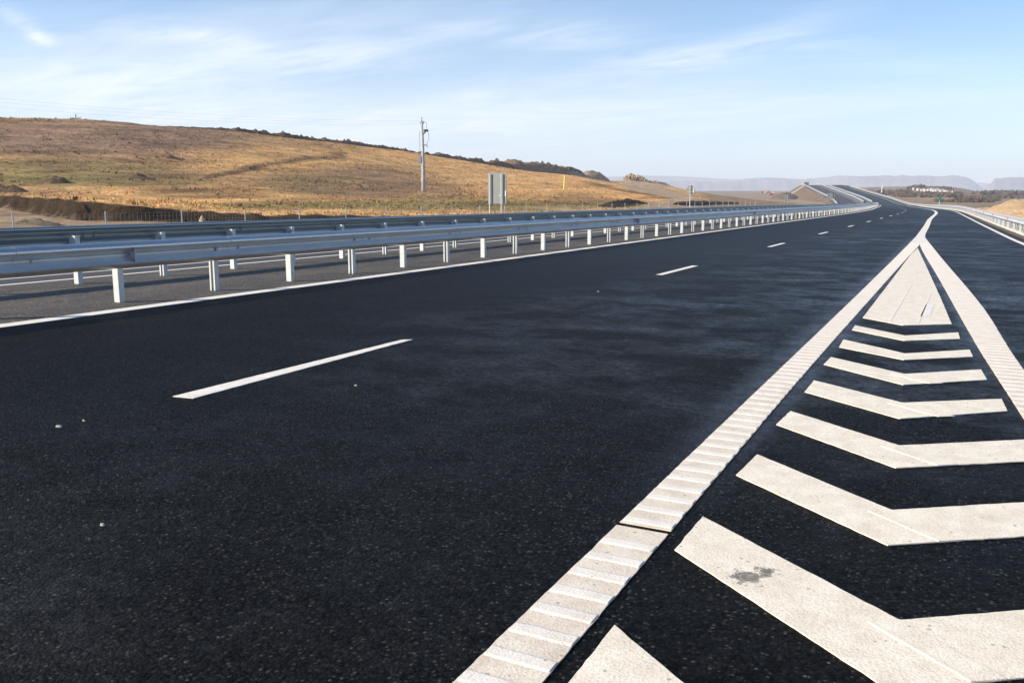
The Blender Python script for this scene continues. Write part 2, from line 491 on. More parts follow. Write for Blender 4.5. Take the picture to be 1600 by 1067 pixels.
# lane dashes: one, then copies further along the lane
DN = -4.16
for k in range(46):
    s = 4.08 + 9.3 * k
    if k == 0:
        a, b = unp(270, 620), unp(302, 623)
        c, d = unp(645, 531), unp(628, 531.5)
        slab('lane_dash', [a, b, c, d], road, M['paint_line'], amp=.004)
    else:
        ribbon('lane_dash', s, s + 2.2, DN - .06, DN + .06, .004, M['paint_line'], road, near=.3)

# chevrons between the two wide lines
LT = [unp(*p) for p in [(1098, 808), (1183, 711), (1235, 643), (1272, 595), (1298, 558.5), (1318, 531), (1336, 509)]]
LB = [unp(*p) for p in [(1054, 860), (1150, 743), (1213, 664), (1257, 613), (1287, 570), (1311, 543), (1331, 516)]]
IN = [unp(*p) for p in [(1405, 970), (1393, 798), (1405, 697), (1410, 630), (1413, 585), (1414, 553), (1414, 525)]]
OU = [unp(*p) for p in [(1390, 1080), (1387, 853), (1400, 732), (1406, 655), (1411, 602), (1412, 563), (1413, 533)]]
RT = [unp(*p) for p in [(1565, 624), (1533, 578), (1515, 547), (1497, 520)]]
RB = [unp(*p) for p in [(1574, 643), (1542, 594), (1520, 558), (1500, 530)]]
per = ((LT[6][0] - LT[0][0]) / 6, (LT[6][1] - LT[0][1]) / 6)
rdir = ((RT[0][0] - IN[3][0]), (RT[0][1] - IN[3][1]))
def ext(p, w): return (p[0] + rdir[0] * w, p[1] + rdir[1] * w)
for k in range(-2, 7):
    if k >= 3:
        pts = [LB[k], OU[k], RB[k - 3], RT[k - 3], IN[k], LT[k]]
    elif k >= 0:
        w = 1.0 + .16 * (3 - k)
        pts = [LB[k], OU[k], ext(OU[k], w), ext(IN[k], w), IN[k], LT[k]]
    else:
        sh = lambda p: (p[0] + .02 * k, p[1] + .955 * k)
        pts = [(-.77, sh(LB[0])[1]), sh(OU[0]), ext(sh(OU[0]), 1.5), ext(sh(IN[0]), 1.5), sh(IN[0]), (-.765, sh(LT[0])[1])]
        if k == -1:
            pts[0] = unp(886, 1071); pts[5] = unp(960, 978)
    slab('chevron_stripe', pts, road, M['paint'], seed=k * 1.7)
    # thin overlap band where the two arms were laid over one another
    if -1 <= k <= 4:
        i_, o_ = (IN[k], OU[k]) if k >= 0 else (sh(IN[0]), sh(OU[0]))
        lb = LB[k] if k >= 0 else unp(886, 1071)
        dl = (o_[0] - lb[0], o_[1] - lb[1]); Ld = math.hypot(*dl); dl = (dl[0] / Ld, dl[1] / Ld)
        rl = math.hypot(*rdir); rd = (rdir[0] / rl, rdir[1] / rl)
        def meet(a):          # from a, along the left arm, to the lower edge of the right arm
            det = dl[0] * -rd[1] + rd[0] * dl[1]
            ex, ey = o_[0] - a[0], o_[1] - a[1]
            u = (ex * -rd[1] + rd[0] * ey) / det
            return (a[0] + dl[0] * u, a[1] + dl[1] * u)
        A = (i_[0] - rd[0] * .10, i_[1] - rd[1] * .10)
        B, D = meet(A), meet(i_)
        slab('chevron_overlap', [A, B, D, i_], road, M['paint'], z=.0068, base=.0045, amp=.002, seed=k + 40)
        e1 = (rd[0] * .013, rd[1] * .013)
        slab('chevron_seam', [A, B, (B[0] + e1[0], B[1] + e1[1]), (A[0] + e1[0], A[1] + e1[1])], road, M['paint'], z=.0080, base=.0062, amp=.002, seed=k + 60)
# solid nose of the gore, laid in strips
tri = [unp(1434, 388), unp(1424, 397), unp(1390, 442), unp(1348, 497), unp(1411, 509), unp(1487, 507), unp(1468, 462), unp(1448, 418)]
slab('gore_nose', tri, road, M['paint'], amp=.004, seed=9)
for a, b, w in (((1388, 503), (1423, 446), .022), ((1432, 508), (1455, 455), .018)):
    p, q = unp(*a), unp(*b)
    slab('gore_seam', [p, (p[0] + w, p[1]), (q[0] + w * .8, q[1]), q], road, M['paint_line'], z=.0068, base=.0045, amp=.002)
slab('gore_patch', [unp(1438, 495), unp(1453, 495), unp(1460, 476), unp(1447, 476)], road, M['paint_line'], z=.0068, base=.0045, amp=.002)

# the two wide ribbed lines of the gore
GL_L = [(-6, -1.03), (2, -1.035), (12, -1.02), (24, -1.03), (31.4, -1.05)]
GL_R = [(-6, -.83), (2, -.835), (6, -.845), (12, -.825), (20, -.79), (26, -.76), (31.4, -.86)]
GR_L = [(-2, .93), (2, .655), (5.4, .43), (8.0, .255), (14.2, -.10), (24.8, -.71), (30.5, -.90)]
GR_R = [(-2, 1.16), (2, .86), (6.96, .53), (11, .37), (19, -.10), (26, -.50), (30.5, -.75)]
def ribbed(L, Rr, a, b, gaps=()):
    m = MB()
    segs = []; s0 = a
    for g in gaps:
        segs.append((s0, g)); s0 = g + .035
    segs.append((s0, b))
    for (p, q) in segs:
        ss = []; s = p
        while s < q: ss.append(s); s += .035 if s < 8 else (.14 if s < 16 else .5)
        ss.append(q)
        jl = lambda s: stable(L, s) + (.0022 * nz(s * 9, 1.3) + .003 * nz(s * 40, 5.1))
        jr = lambda s: stable(Rr, s) + (.0022 * nz(s * 9, 8.3) + .003 * nz(s * 40, 2.1))
        b0 = len(m.v)
        for s in ss:
            m.v += [(jl(s), s, .001), (jl(s), s, .0048), (jr(s), s, .0048), (jr(s), s, .001)]
        for i in range(len(ss) - 1):
            o = b0 + 4 * i
            for e in range(3):
                m.f.append((o + e, o + e + 1, o + e + 5, o + e + 4)[::-1]); m.m.append(0)
        for o in (b0, b0 + 4 * (len(ss) - 1)):
            m.f.append((o, o + 1, o + 2, o + 3)); m.m.append(0)
        s = p + .045
        while s < q - .05 and s < 27:
            w = .034 + .006 * nz(s * 3, 2.2)
            x0, x1 = stable(L, s) + .004, stable(Rr, s) - .004
            dl = .006 * nz(s * 5, 9.0)
            n = 10
            bb = len(m.v)
            for i in range(n + 1):
                x = lerp(x0, x1, i / n); j = .003 * nz(x * 40, s * 30)
                m.v += [(x, s - w + j + dl, .0044), (x, s - w * .6 + j + dl, .0076), (x, s + w * .6 + j + dl, .0076), (x, s + w + j + dl, .0044)]
            for i in range(n):
                o = bb + 4 * i
                for e in range(3):
                    m.f.append((o + e, o + e + 4, o + e + 5, o + e + 1)); m.m.append(1)
            m.f.append((bb, bb + 1, bb + 2, bb + 3)); m.m.append(1)
            o = bb + 4 * n; m.f.append((o + 3, o + 2, o + 1, o)); m.m.append(1)
            s += .142
    return m.build('rumble_line', [M['paint_base'], M['paint_rib']], road)
gx, gy = unp(995, 827)
ribbed(GL_L, GL_R, -1.0, 31.4, (gy,))
ribbed(GR_L, GR_R, 1.5, 30.4)

# loose bits lying on the asphalt
for (px, py, w, lab) in ((92, 667, .024, 'flat pale paint chip lying on the asphalt at left, larger of two'),
                         (131, 658, .011, 'small pale paint chip beside a larger one on the asphalt at left'),
                         (160, 821, .012, 'small white pebble lying alone in the middle of the near lane'),
                         (556, 603, .013, 'tiny pale pebble on the asphalt right of the nearest lane dash'),
                         (935, 456, .018, 'pale paint chip on the lane before the second dash')):
    x, y = unp(px, py)
    m = MB()
    n = 9
    ring = [(x + w * (1 + .35 * nz(k, px)) * math.cos(2*math.pi*k/n), y + .5 * w * (1 + .4 * nz(k, py)) * math.sin(2*math.pi*k/n)) for k in range(n)]
    m.add([(p[0], p[1], .001) for p in ring] + [(lerp(x, p[0], .7), lerp(y, p[1], .7), .009) for p in ring],
          [(i, (i+1) % n, (i+1) % n + n, i + n) for i in range(n)] + [tuple(range(n, 2 * n))])
    tag(m.build('pebble', M['stone']), lab, 'pebble', 'loose bits on the road')

# ------------------------------------------------------------------ guardrails
def wprof(depth=.082, h=.31):
    """W-beam section: (outward, up) from the centre, facing +"""
    pts = [(0, .5), (.25, .492), (.80, .40), (.98, .345), (1.0, .28), (.86, .215), (.12, .075), (0, .03), (0, -.03), (.12, -.075), (.86, -.215), (1.0, -.28), (.98, -.345), (.80, -.40), (.25, -.492), (0, -.5)]
    return [(a * depth, b * h) for a, b in pts]
def beam(name, a, b, nf, zc, face, parent, mat, depth=.082, h=.31, step=None):
    pr = wprof(depth, h); th = .004
    m = MB(); k = len(pr)
    front = [(face * p[0], p[1]) for p in pr]
    back = [(face * (p[0] - th), p[1]) for p in pr][::-1]
    ring = front + back
    ss = stations(a, b, 1.0); n = len(ring)
    for s in ss:
        q = nf(s)
        wv = .004 * nz(s * .35, zc)
        for (u, v) in ring: m.v.append(P(s, q + u + wv, zc + v + .5 * wv))
    for i in range(len(ss) - 1):
        for j in range(n):
            j2 = (j + 1) % n
            f = (i*n + j, i*n + j2, (i+1)*n + j2, (i+1)*n + j)
            m.f.append(f[::-1] if face > 0 else f); m.m.append(0)
    m.f.append(tuple(range(n))); m.m.append(0)
    m.f.append(tuple(range((len(ss)-1)*n, len(ss)*n))[::-1]); m.m.append(0)
    # lap joints: the end of each length sits over the next one
    s = math.ceil(a / 2.98) * 2.98 - .38
    while s < min(b, 80):
        if s > a + .2:
            b0 = len(m.v)
            for q_ in (s, s + .16, s + .32):
                q = nf(q_)
                wv = .004 * nz(q_ * .35, zc)
                for (u, v) in ring: m.v.append(P(q_, q + (u + face * .0045) + wv, zc + v * 1.012 + .5 * wv))
            for i in range(2):
                for j in range(n):
                    j2 = (j + 1) % n
                    f = (b0 + i*n + j, b0 + i*n + j2, b0 + (i+1)*n + j2, b0 + (i+1)*n + j)
                    m.f.append(f[::-1] if face > 0 else f); m.m.append(0)
            m.f.append(tuple(range(b0, b0 + n))); m.m.append(0)
            m.f.append(tuple(range(b0 + 2*n, b0 + 3*n))[::-1]); m.m.append(0)
        s += 2.98
    o = m.build(name, mat, parent, smooth=True)
    o.data.set_sharp_from_angle(angle=R_(32))
    return o
def cpost(m, s, n, top, open_dir, w=.105, d=.075, lip=.022, th=.006, bot=-.15):
    """a C-channel post; the open side looks along open_dir (+1 = down the road)"""
    x, y, t = CL(s); base = Vector(P(s, n, 0)); cz = base.z
    c2, s2 = math.cos(t), math.sin(t)
    def pl(bx, by, dx, dy, z0=bot, z1=top):
        by *= open_dir
        m.box((base.x + bx * c2 - by * s2, base.y + bx * s2 + by * c2, cz + (z0 + z1) / 2), (dx, dy, z1 - z0), t)
    pl(0, -d / 2, w, th)
    pl(-w / 2 + th / 2, th / 2, th, d); pl(w / 2 - th / 2, th / 2, th, d)
    pl(-w / 2 + lip / 2 + th, d / 2, lip, th); pl(w / 2 - lip / 2 - th, d / 2, lip, th)
def post_mesh(name, top, open_dir, mat, **kw):
    m = MB(); cpost(m, 0, 0, top, open_dir, **kw)
    # slotted bolt hole plate
    return m.build(name, mat)
def rail(label, nf, a, b, spacing, face, top, beam_mat, post_mat, first, spacer=True, beam_off=.09, h=.31, depth=.082, limit=100, sc=1.0, extra=None, post_top=None):
    root = thing('guardrail', label, 'guardrail')
    zc = top - h / 2
    beam('beam', a, b, lambda s: nf(s) + face * beam_off, zc, face, root, beam_mat, depth, h)
    pt = post_top if post_top is not None else top - .03
    p1 = post_mesh('post', pt, 1, post_mat, w=.092 * sc, d=.07 * sc, lip=.02 * sc)
    p2 = post_mesh('post', pt, -1, post_mat, w=.092 * sc, d=.07 * sc, lip=.02 * sc)
    m = MB()
    m.box((face * (beam_off * .5 + .02), 0, zc), (beam_off - .045, .07 * sc, .17 * h / .31))
    sp = m.build('spacer', post_mat)
    used = set(); s = first; k = 0
    rest = MB()
    ps = []
    while s < b: ps.append((s, k)); s += spacing; k += 1
    s = first - spacing * 1.12; k = -1
    while s > a: ps.append((s, k)); s -= spacing; k -= 1
    ps.sort(key=lambda q: abs(q[0] - 4))
    for i, (s, k) in enumerate(ps):
        if i < limit:
            src = p1 if k % 2 == 0 else p2
            loc = P(s, nf(s)); rz = CL(s)[2] + .02 * nz(s * 3.3, 1.0)
            if src not in used: used.add(src); o = src; o.parent = root; o.location = loc; o.rotation_euler = (0, 0, rz)
            else: o = dup(src, root, loc, rz)
            o.rotation_euler[0] = .012 * nz(s * 1.7, 4.0); o.rotation_euler[1] = .012 * nz(s * 2.1, 7.0)
            if spacer:
                if sp not in used: used.add(sp); q = sp; q.parent = root; q.location = loc; q.rotation_euler = (0, 0, rz)
                else: q = dup(sp, root, loc, rz)
        else:
            cpost(rest, s, nf(s), pt, 1 if k % 2 == 0 else -1, w=.092 * sc, d=.07 * sc, lip=.02 * sc)
    if p2 not in used: bpy.data.objects.remove(p2)
    if rest.v:
        r = rest.build('far_post', post_mat, root); r['kind'] = 'stuff'
    if not spacer: bpy.data.objects.remove(sp)
    return root
NPOST = -8.75
s_first = unp(188, 472)[1]
RA, RB = -10, 296
rail1 = rail('near galvanised guardrail along the median with bright posts beside the left edge line', lambda s: NPOST, RA, RB, 1.49, 1, .715, M['beam'], M['post'], s_first, beam_off=.10)
s2_first = unp(121, 443)[1]
rail2 = rail('second median guardrail seen from behind with its post heads in front of the beam', lambda s: -11.22, RA, RB, 1.52, -1, .735, M['beam_dull'], M['post'], s2_first, beam_off=.10, post_top=.69)
rail3 = rail('outer guardrail on the far side of the opposite carriageway', lambda s: -20.2, RA, RB, 3.0, 1, .70, M['beam_dull'], M['post'], 1.0, limit=90, beam_off=.10)
railR = rail('bright low guardrail on the right roadside carrying red reflectors', lambda s: nR(s) + .73, -6, 620, 1.4, -1, .545, M['beam_sunlit'], M['post'], .5, beam_off=.08, h=.22, depth=.07, sc=.9)
# rails on the climb to the overpass
rail4 = rail('pale guardrail on the near side of the distant median climbing to the crest', lambda s: -8.75, 318, 620, 3.0, 1, .80, M['beam_sunlit'], M['post'], 319, spacer=False, h=.36)
rail5 = rail('pale guardrail on the far side of the distant median climbing to the crest', lambda s: -11.3, 316, 620, 3.0, -1, .80, M['beam_sunlit'], M['post'], 317, spacer=False, h=.36)
rail6 = rail('pale guardrail along the left edge of the distant embankment', lambda s: -20.2, 304, 620, 3.0, 1, .85, M['beam_sunlit'], M['post'], 305, spacer=False, h=.36)

# bolts and splice joints on the nearest two rails
for root, nn, face, zc in ((rail1, NPOST + .10, 1, .715 - .155), (rail2, -11.22 - .10, -1, .735 - .155)):
    m = MB(); m.disc((0, 0, 0), .012, (1, 0, 0), .026 if face > 0 else .05, 8)
    proto = m.build('bolt', M['steelgrey'], root); first = True
    for q in range(8):
        s = 2.6 + 2.98 * q
        for ds, dz in ((-.09, .10), (.09, .10), (-.09, -.10), (.09, -.10), (-.2, .0), (.2, 0)):
            loc = P(s + ds, nn + face * (.066 if abs(dz) > .05 else .008), zc + dz)
            if first: proto.location = loc; first = False
            else: dup(proto, root, loc)
# triangular reflectors sitting in the valley of the near rail
for px, py in ((208, 397), (997, 346), (1180, 331)):
    lo, hi = 2.0, 150.0
    for _ in range(40):
        mid = (lo + hi) / 2
        if proj(*P(mid, NPOST + .16, .56))[0] < px: lo = mid
        else: hi = mid
    q = P(lo, NPOST + .115, .56)
    m = MB()
    pts = [(0, -.028), (.085, -.070), (.085, .070), (0, .028)]
    m.add([(q[0] + u, q[1] - .006, q[2] + v) for u, v in pts] + [(q[0] + u, q[1] + .02, q[2] + v) for u, v in pts],
          [(0, 1, 2, 3), (7, 6, 5, 4), (0, 4, 5, 1), (1, 5, 6, 2), (2, 6, 7, 3), (3, 7, 4, 0)])
    m.build('reflector', M['reflector'], rail1)
for k in range(9):
    s = 31.8 + 9.3 * k
    x, y, z = P(s, nR(s) + .73 - .155, .545 - .11)
    m = MB(); m.box((x, y, z), (.03, .12, .10), CL(s)[2]); m.build('reflector', M['red'], railR)

# ------------------------------------------------------------------ terrain
crest_px = [(-420, 178), (-200, 182), (0, 187), (120, 188), (160, 190), (220, 196), (300, 201), (370, 207), (420, 213), (500, 223), (560, 229), (620, 238), (680, 247), (760, 259), (850, 270), (905, 279), (940, 283), (990, 283), (1010, 288), (1040, 298), (1060, 306), (1085, 313), (1110, 317)]
CRX = -115.0
CREST = []
for px, py in crest_px:
    dx, dy, dz = ray(px, py)
    k = CRX / dx
    if dx < 0 and k > 0: CREST.append((dy * k, CAMH + dz * k))
CREST.sort()
CREST = [(-200, CREST[0][1])] + CREST + [(CREST[-1][0] + 50, -1.2), (900, -3)]
Q = [(0, 0), (.10, .0), (.17, .055), (.255, .12), (.39, .21), (.60, .46), (.80, .76), (.95, .965), (1.0, 1.0), (1.08, 1.0), (1.25, .93), (1.6, .75), (2.2, .4)]
BANK = [(-140, 42), (-80, 38), (-58, 36.5), (-45, 33), (-42, 34), (-40, 36.7), (-37, 39), (-33, 46), (-29, 56), (-25, 66)]
def bank_d(X, Y):
    """signed distance to the foot of the dug bank, positive on the hill side"""
    best, sg = 1e9, 1.0
    for a, b in zip(BANK, BANK[1:]):
        ex, ey = b[0] - a[0], b[1] - a[1]
        t = max(0.0, min(1.0, ((X - a[0]) * ex + (Y - a[1]) * ey) / (ex * ex + ey * ey)))
        d = math.hypot(X - a[0] - ex * t, Y - a[1] - ey * t)
        if d < best:
            best = d; sg = 1.0 if ex * (Y - a[1]) - ey * (X - a[0]) > 0 else -1.0
    if Y > 66: return max(best, Y - 66)
    return best * sg
BTOP = [(-140, 2.6), (-80, 1.9), (-58, 1.40), (-45, 1.05), (-42, .75), (-40, .50), (-37, .28), (-33, .1), (-25, -.3)]
XF = [(s, CL(s)[0] - 21.0) for s in range(0, 560, 20)]
def hill_base(X, Y):
    xf = table(XF, Y)
    u = (xf - X) / max(20.0, xf - CRX)
    zc = stable(CREST, Y)
    z = -.6 + (zc + .6) * stable(Q, u)
    dist = max(0.0, xf - X)
    z += .30 * fbm(X * .05, Y * .035, 2.0, 4) * sstep(6, 30, dist)
    return z, u, dist
def bench(X, Y):
    xf = table(XF, Y)
    return table([(0, -.5), (2, -.5), (24, .05), (37, .68), (62, 1.2), (120, 1.9)], max(0.0, xf - X)) + .05 * fbm(X * .3, Y * .3, 5.0, 3)
def hill_z(X, Y):
    z, u, dist = hill_base(X, Y)
    if Y < 76:
        sd = bank_d(X, Y)
        if Y <= 66 or sd < 14:
            zt = stable(BTOP, X) + .12 * (nz(X * .9, Y * .9) + .8 * nz(X * 2.3, Y * 2.3, 3))
            if sd > 0: z = lerp(zt, z, sstep(.5, 15, sd) * 1.0)
            else: z = zt
            if Y > 58: z = lerp(z, hill_base(X, Y)[0], sstep(58, 70, Y))
            g = sd + .42 * nz(X * 1.9, Y * .6, 5.0) + .22 * nz(X * 4.3, Y * 1.2, 6.0)
            w = 1 - sstep(-.1, .5, g)
            z = lerp(z, min(bench(X, Y), z), w)
    z += .05 * fbm(X * .35, Y * .3, 1.0, 3) * sstep(2, 12, dist)
    # old furrow lines across the slope
    return z
def ground_z(X, Y):
    r = math.hypot(X, Y)
    z = -1.3 + .9 * sstep(130, 330, r)
    d = X * cA + Y * sA; fw = -X * sA + Y * cA
    px = CX + F * d / fw if fw > 1 else (9999 if d > 0 else -9999)
    # far plain on the left of the road rises gently, the right side climbs to a scrubby ridge
    topL = CAMH + (312 - 299.0) / F * 1600
    ridge = [(1290, 297.5), (1330, 295.5), (1400, 295), (1450, 294.5), (1490, 297.5), (1510, 301), (1540, 304), (1600, 307), (1700, 309), (2400, 308)]
    topR = CAMH + (312 - stable(ridge, px)) / F * 1100
    wR = sstep(1270, 1335, px)
    zl = (topL + .5) * (max(0.0, min(1.0, (r - 300) / 1350)) ** 1.05)
    zr_ = (topR + .5) * sstep(170, 1120, r)
    z += lerp(zl, zr_, wR)
    z += .35 * fbm(X * .01, Y * .01, 3.0, 3) * sstep(60, 300, r) + 1.2 * fbm(X * .004, Y * .004, 8.0, 3) * sstep(300, 900, r) * wR
    if r > 1750: z -= (r - 1750) * .012
    # keep the land below the road formation
    s, n = SN(X, Y)
    if s < 650 and -32 < n < nR(s) + 14:
        k = max(sstep(-21, -32, n), sstep(nR(s) + 2.5, nR(s) + 14, n))
        z = lerp(min(z, zr(s) - 1.3), z, k)
    return max(z, -6.0)

def earth(name, mats, fn, us, vs, colf):
    m = MB(); m.grid(fn, us, vs)
    return m.build(name, mats, smooth=True, cols=[colf(*v) for v in m.v])
BR, GO, OL, DK, TAN, RED = (.24, .148, .08), (.66, .38, .15), (.18, .155, .055), (.026, .017, .011), (.40, .285, .18), (.275, .172, .11)
def mixc(a, b, t): return tuple(lerp(x, y, t) for x, y in zip(a, b))
ZONES = [  # (photo x, y, rx, ry, colour, weight) laid over the hillside
    (150, 215, 260, 28, RED, .8), (480, 243, 170, 22, GO, .75), (760, 268, 170, 28, GO, .7), (860, 290, 150, 22, GO, .7),
    (60, 270, 210, 16, OL, .5), (90, 254, 120, 4, OL, .3), (150, 286, 190, 8, OL, .55), (40, 278, 150, 5, (.15, .16, .045), .45), (300, 262, 120, 9, OL, .25), (120, 240, 160, 4, BR, .5), (230, 275, 90, 4, BR, .6), (420, 228, 160, 5, BR, .45),
    (300, 318, 330, 20, GO, .95), (210, 297, 110, 7, GO, .6), (390, 262, 110, 14, GO, .55), (450, 300, 150, 8, GO, .4),
    (560, 285, 125, 27, BR, .85), (480, 285, 80, 14, OL, .35), (640, 300, 110, 16, BR, .6), (330, 303, 110, 7, DK, .45), (270, 297, 60, 4, DK, .4),
    (560, 321, 230, 8, OL, .8), (840, 322, 130, 8, OL, .7), (720, 312, 120, 6, OL, .45), (900, 312, 60, 10, DK, .35), (430, 330, 200, 5, GO, .7)]
def seg_d(p, a, b):
    ax, ay = b[0] - a[0], b[1] - a[1]
    t = max(0, min(1, ((p[0] - a[0]) * ax + (p[1] - a[1]) * ay) / (ax * ax + ay * ay)))
    return math.hypot(p[0] - a[0] - ax * t, (p[1] - a[1] - ay * t) * 1.0)
def in_poly(x, y, poly):
    c = False; j = len(poly) - 1
    for i in range(len(poly)):
        if (poly[i][1] > y) != (poly[j][1] > y) and x < (poly[j][0] - poly[i][0]) * (y - poly[i][1]) / (poly[j][1] - poly[i][1]) + poly[i][0]: c = not c
        j = i
    return c
TRACK = [(978, 330), (1145, 330), (1100, 314), (1062, 302), (1035, 291), (1000, 280), (950, 278), (985, 296), (1035, 309), (1060, 313), (1010, 315)]
def hill_col(X, Y, Z):
    px, py = proj(X, Y, Z)
    px += 16 * nz(X * .06, Y * .05, 1) ; py += 3.2 * fbm(X * .09, Y * .05, 4, 3)
    c = mixc(BR, GO, .25 + .45 * sstep(250, 620, px))
    k = fbm(X * .05, Y * .02, 11.0, 4)
    c = mixc(c, OL if k < 0 else GO, min(.5, abs(k) * .7))
    for (zx, zy, rx, ry, zc, w) in ZONES:
        d = math.hypot((px - zx) / rx, (py - zy) / ry)
        if d < 1.35: c = mixc(c, zc, w * sstep(1.35, .6, d))
    # dark wheel-worn track curving across the slope
    for a, b in (((325, 278), (400, 262)), ((400, 262), (478, 247)), ((478, 247), (540, 243))):
        d = seg_d((px, py), a, b)
        if d < 6: c = mixc(c, DK, .72 * sstep(6, 1.5, d + 3 * nz(X * .5, Y * .5, 8)))
    for a, b in (((905, 283), (985, 300)), ((985, 300), (1050, 312))):
        d = seg_d((px, py), a, b)
        if d < 3: c = mixc(c, DK, .6 * sstep(3, 1, d))
    k3 = nz(py * .22 + 1.2 * nz(px * .012, 2.0), px * .006, 17.0)
    c = tuple(v_ * (1 + .34 * k3) for v_ in c)
    if k3 > .25: c = mixc(c, DK, min(.4, (k3 - .25) * 1.0) * sstep(.0, .3, nz(px * .02, py * .1, 23)))
    if in_poly(px, py, TRACK): c = mixc(c, TAN, .85)
    if px > 1070: c = mixc(c, (.25, .16, .09), sstep(1070, 1120, px))
    if Y < 68:
        sd = bank_d(X, Y)
        w = 1 - sstep(-.4, .2, sd)
        c = mixc(c, mixc(TAN, BR, .35 + .3 * fbm(X * .2, Y * .1, 3, 3)), w)
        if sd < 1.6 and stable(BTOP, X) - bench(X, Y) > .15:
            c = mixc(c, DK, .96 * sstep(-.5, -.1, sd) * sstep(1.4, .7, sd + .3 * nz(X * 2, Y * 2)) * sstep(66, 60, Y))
    return c
def axis(segs):
    out = []
    for a, b, st in segs:
        n = max(1, round((b - a) / st)); out += [a + (b - a) * i / n for i in range(n)]
    return out + [segs[-1][1]]
HX = axis([(-300, -130, 6), (-130, -75, 1.0), (-75, -20.4, .4)])
HY = axis([(-70, -10, 5), (-10, 6, .75), (6, 28, .7), (28, 46, .25), (46, 66, .5), (66, 110, .75), (110, 300, 2), (300, 540, 5)])
def hz_edge(x, y):
    z = hill_z(x, y)
    if x < -250: z -= (-250 - x) * .35
    s, n = SN(x, y)
    z = lerp(min(z, zr(s) - .75 if n > -27 else z), z, sstep(-20.5, -24, n)) if n > -27 else z
    if n > -20.7: z = min(z, -1.2 + zr(s) if s < 200 else z - 2)
    if y > 480: z -= (y - 480) * .03
    return (x, y, z)
hill = earth('hill', M['hill'], hz_edge, HX, HY, hill_col); hill['kind'] = 'structure'
for pl in hill.data.polygons: pass
if hill.data.polygons[0].normal.z < 0: hill.data.flip_normals()

def ground_col(X, Y, Z):
    r = math.hypot(X, Y)
    c = (.235, .165, .105)
    k = fbm(X * .012, Y * .004, 2.0, 4)
    c = mixc(c, (.33, .235, .15) if k > 0 else (.15, .115, .07), min(.75, abs(k) * 1.1))
    px, py = proj(X, Y, Z)
    if px > 1300:
        k2 = fbm(X * .02, Y * .02, 6.0, 4)
        if k2 > .05: c = mixc(c, (.12, .095, .068), min(.7, (k2 - .05) * 2.2))
        c = mixc(c, (.25, .16, .085), .6 * sstep(14, 4, abs(py - 312)) * sstep(1480, 1400, px))
    elif r > 400:
        c = mixc(c, (.085, .06, .052), .75 * sstep(.0, .35, fbm(X * .003, Y * .002, 9.0, 3) + .1) * sstep(900, 1300, r))
        c = mixc(c, (.30, .20, .13), .6 * sstep(900, 600, r))
    return c
azs = [R_(a) for a in list(range(-180, -40, 10)) + [x * .35 for x in range(-115, 116)] + list(range(50, 190, 10))]
rs = [4 * 1.09 ** i for i in range(85)]
rs = [r for r in rs if r < 4400] + [5200]
m = MB()
def gfn(a, r):
    X, Y = -math.sin(YAW - a) * r, math.cos(YAW - a) * r
    return (X, Y, ground_z(X, Y))
m.grid(gfn, azs, rs)
ctr = len(m.v); m.v.append((0, 0, -1.3))
for i in range(len(azs) - 1): m.f.append((ctr, i * len(rs), (i + 1) * len(rs))); m.m.append(0)
g = m.build('ground', M['ground'], smooth=True, cols=[ground_col(*v) for v in m.v]); g['kind'] = 'structure'
g.data.update()
if sum(p.normal.z for p in g.data.polygons) < 0: g.data.flip_normals()

# embankment under the climb to the overpass
m = MB()
ES = [230 + 5 * i for i in range(83)]
def emb(s, k):
    zt = zr(s) - .06
    base = P(s, -20.6)
    w = k / 10.0
    drop = (zt + 1.6) * w
    n = -20.7 - drop * 1.5 - .12 * k * 0
    q = P(s, n)
    return (q[0], q[1], base[2] - .08 - drop + .12 * fbm(s * .05, k * .3, 2) * (1 if 0 < k < 10 else 0))
m.grid(emb, ES, list(range(11)))
def embr(s, k):
    zt = zr(s) - .06; w = k / 10.0
    drop = (zt + 1.6) * w
    q = P(s, nR(s) + 1.45 + drop * 1.5)
    return (q[0], q[1], zr(s) - .11 - drop + .1 * fbm(s * .05, k * .3, 7) * (1 if 0 < k < 10 else 0))
m.grid(embr, ES, list(range(11)), flip=True)
e = m.build('embankment', M['embank'], smooth=True); e['kind'] = 'structure'
# pale concrete stair drains running down the left slope
for sa, lab in ((505, 'pale concrete drain channel down the far embankment slope'),):
    m = MB()
    for k in range(40):
        w = k / 39.0
        zt = zr(sa) - .06
        d = (zt + 1.2) * w
        q = P(sa - 12 * w, -20.8 - d * 1.5)
        m.box((q[0], q[1], P(sa, -20.6)[2] + .08 - d), (.9, 1.1, .35), CL(sa)[2])
    tag(m.build('drain_channel', M['concrete']), lab, 'drain')

def T(X, Y):
    z = ground_z(X, Y)
    if X < -20.6 and -70 < Y < 540 and X > -300:
        z = max(z, hz_edge(X, Y)[2])
    return z
def hit(px, py, start=12.0, end=1700.0):
    dx, dy, dz = ray(px, py)
    Z = start; st = .5
    while Z < end:
        X, Y = dx * Z, dy * Z
        if CAMH + dz * Z < T(X, Y): break
        Z += st; st = max(.5, Z * .004)
    return Vector((dx * Z, dy * Z, T(dx * Z, dy * Z))), Z

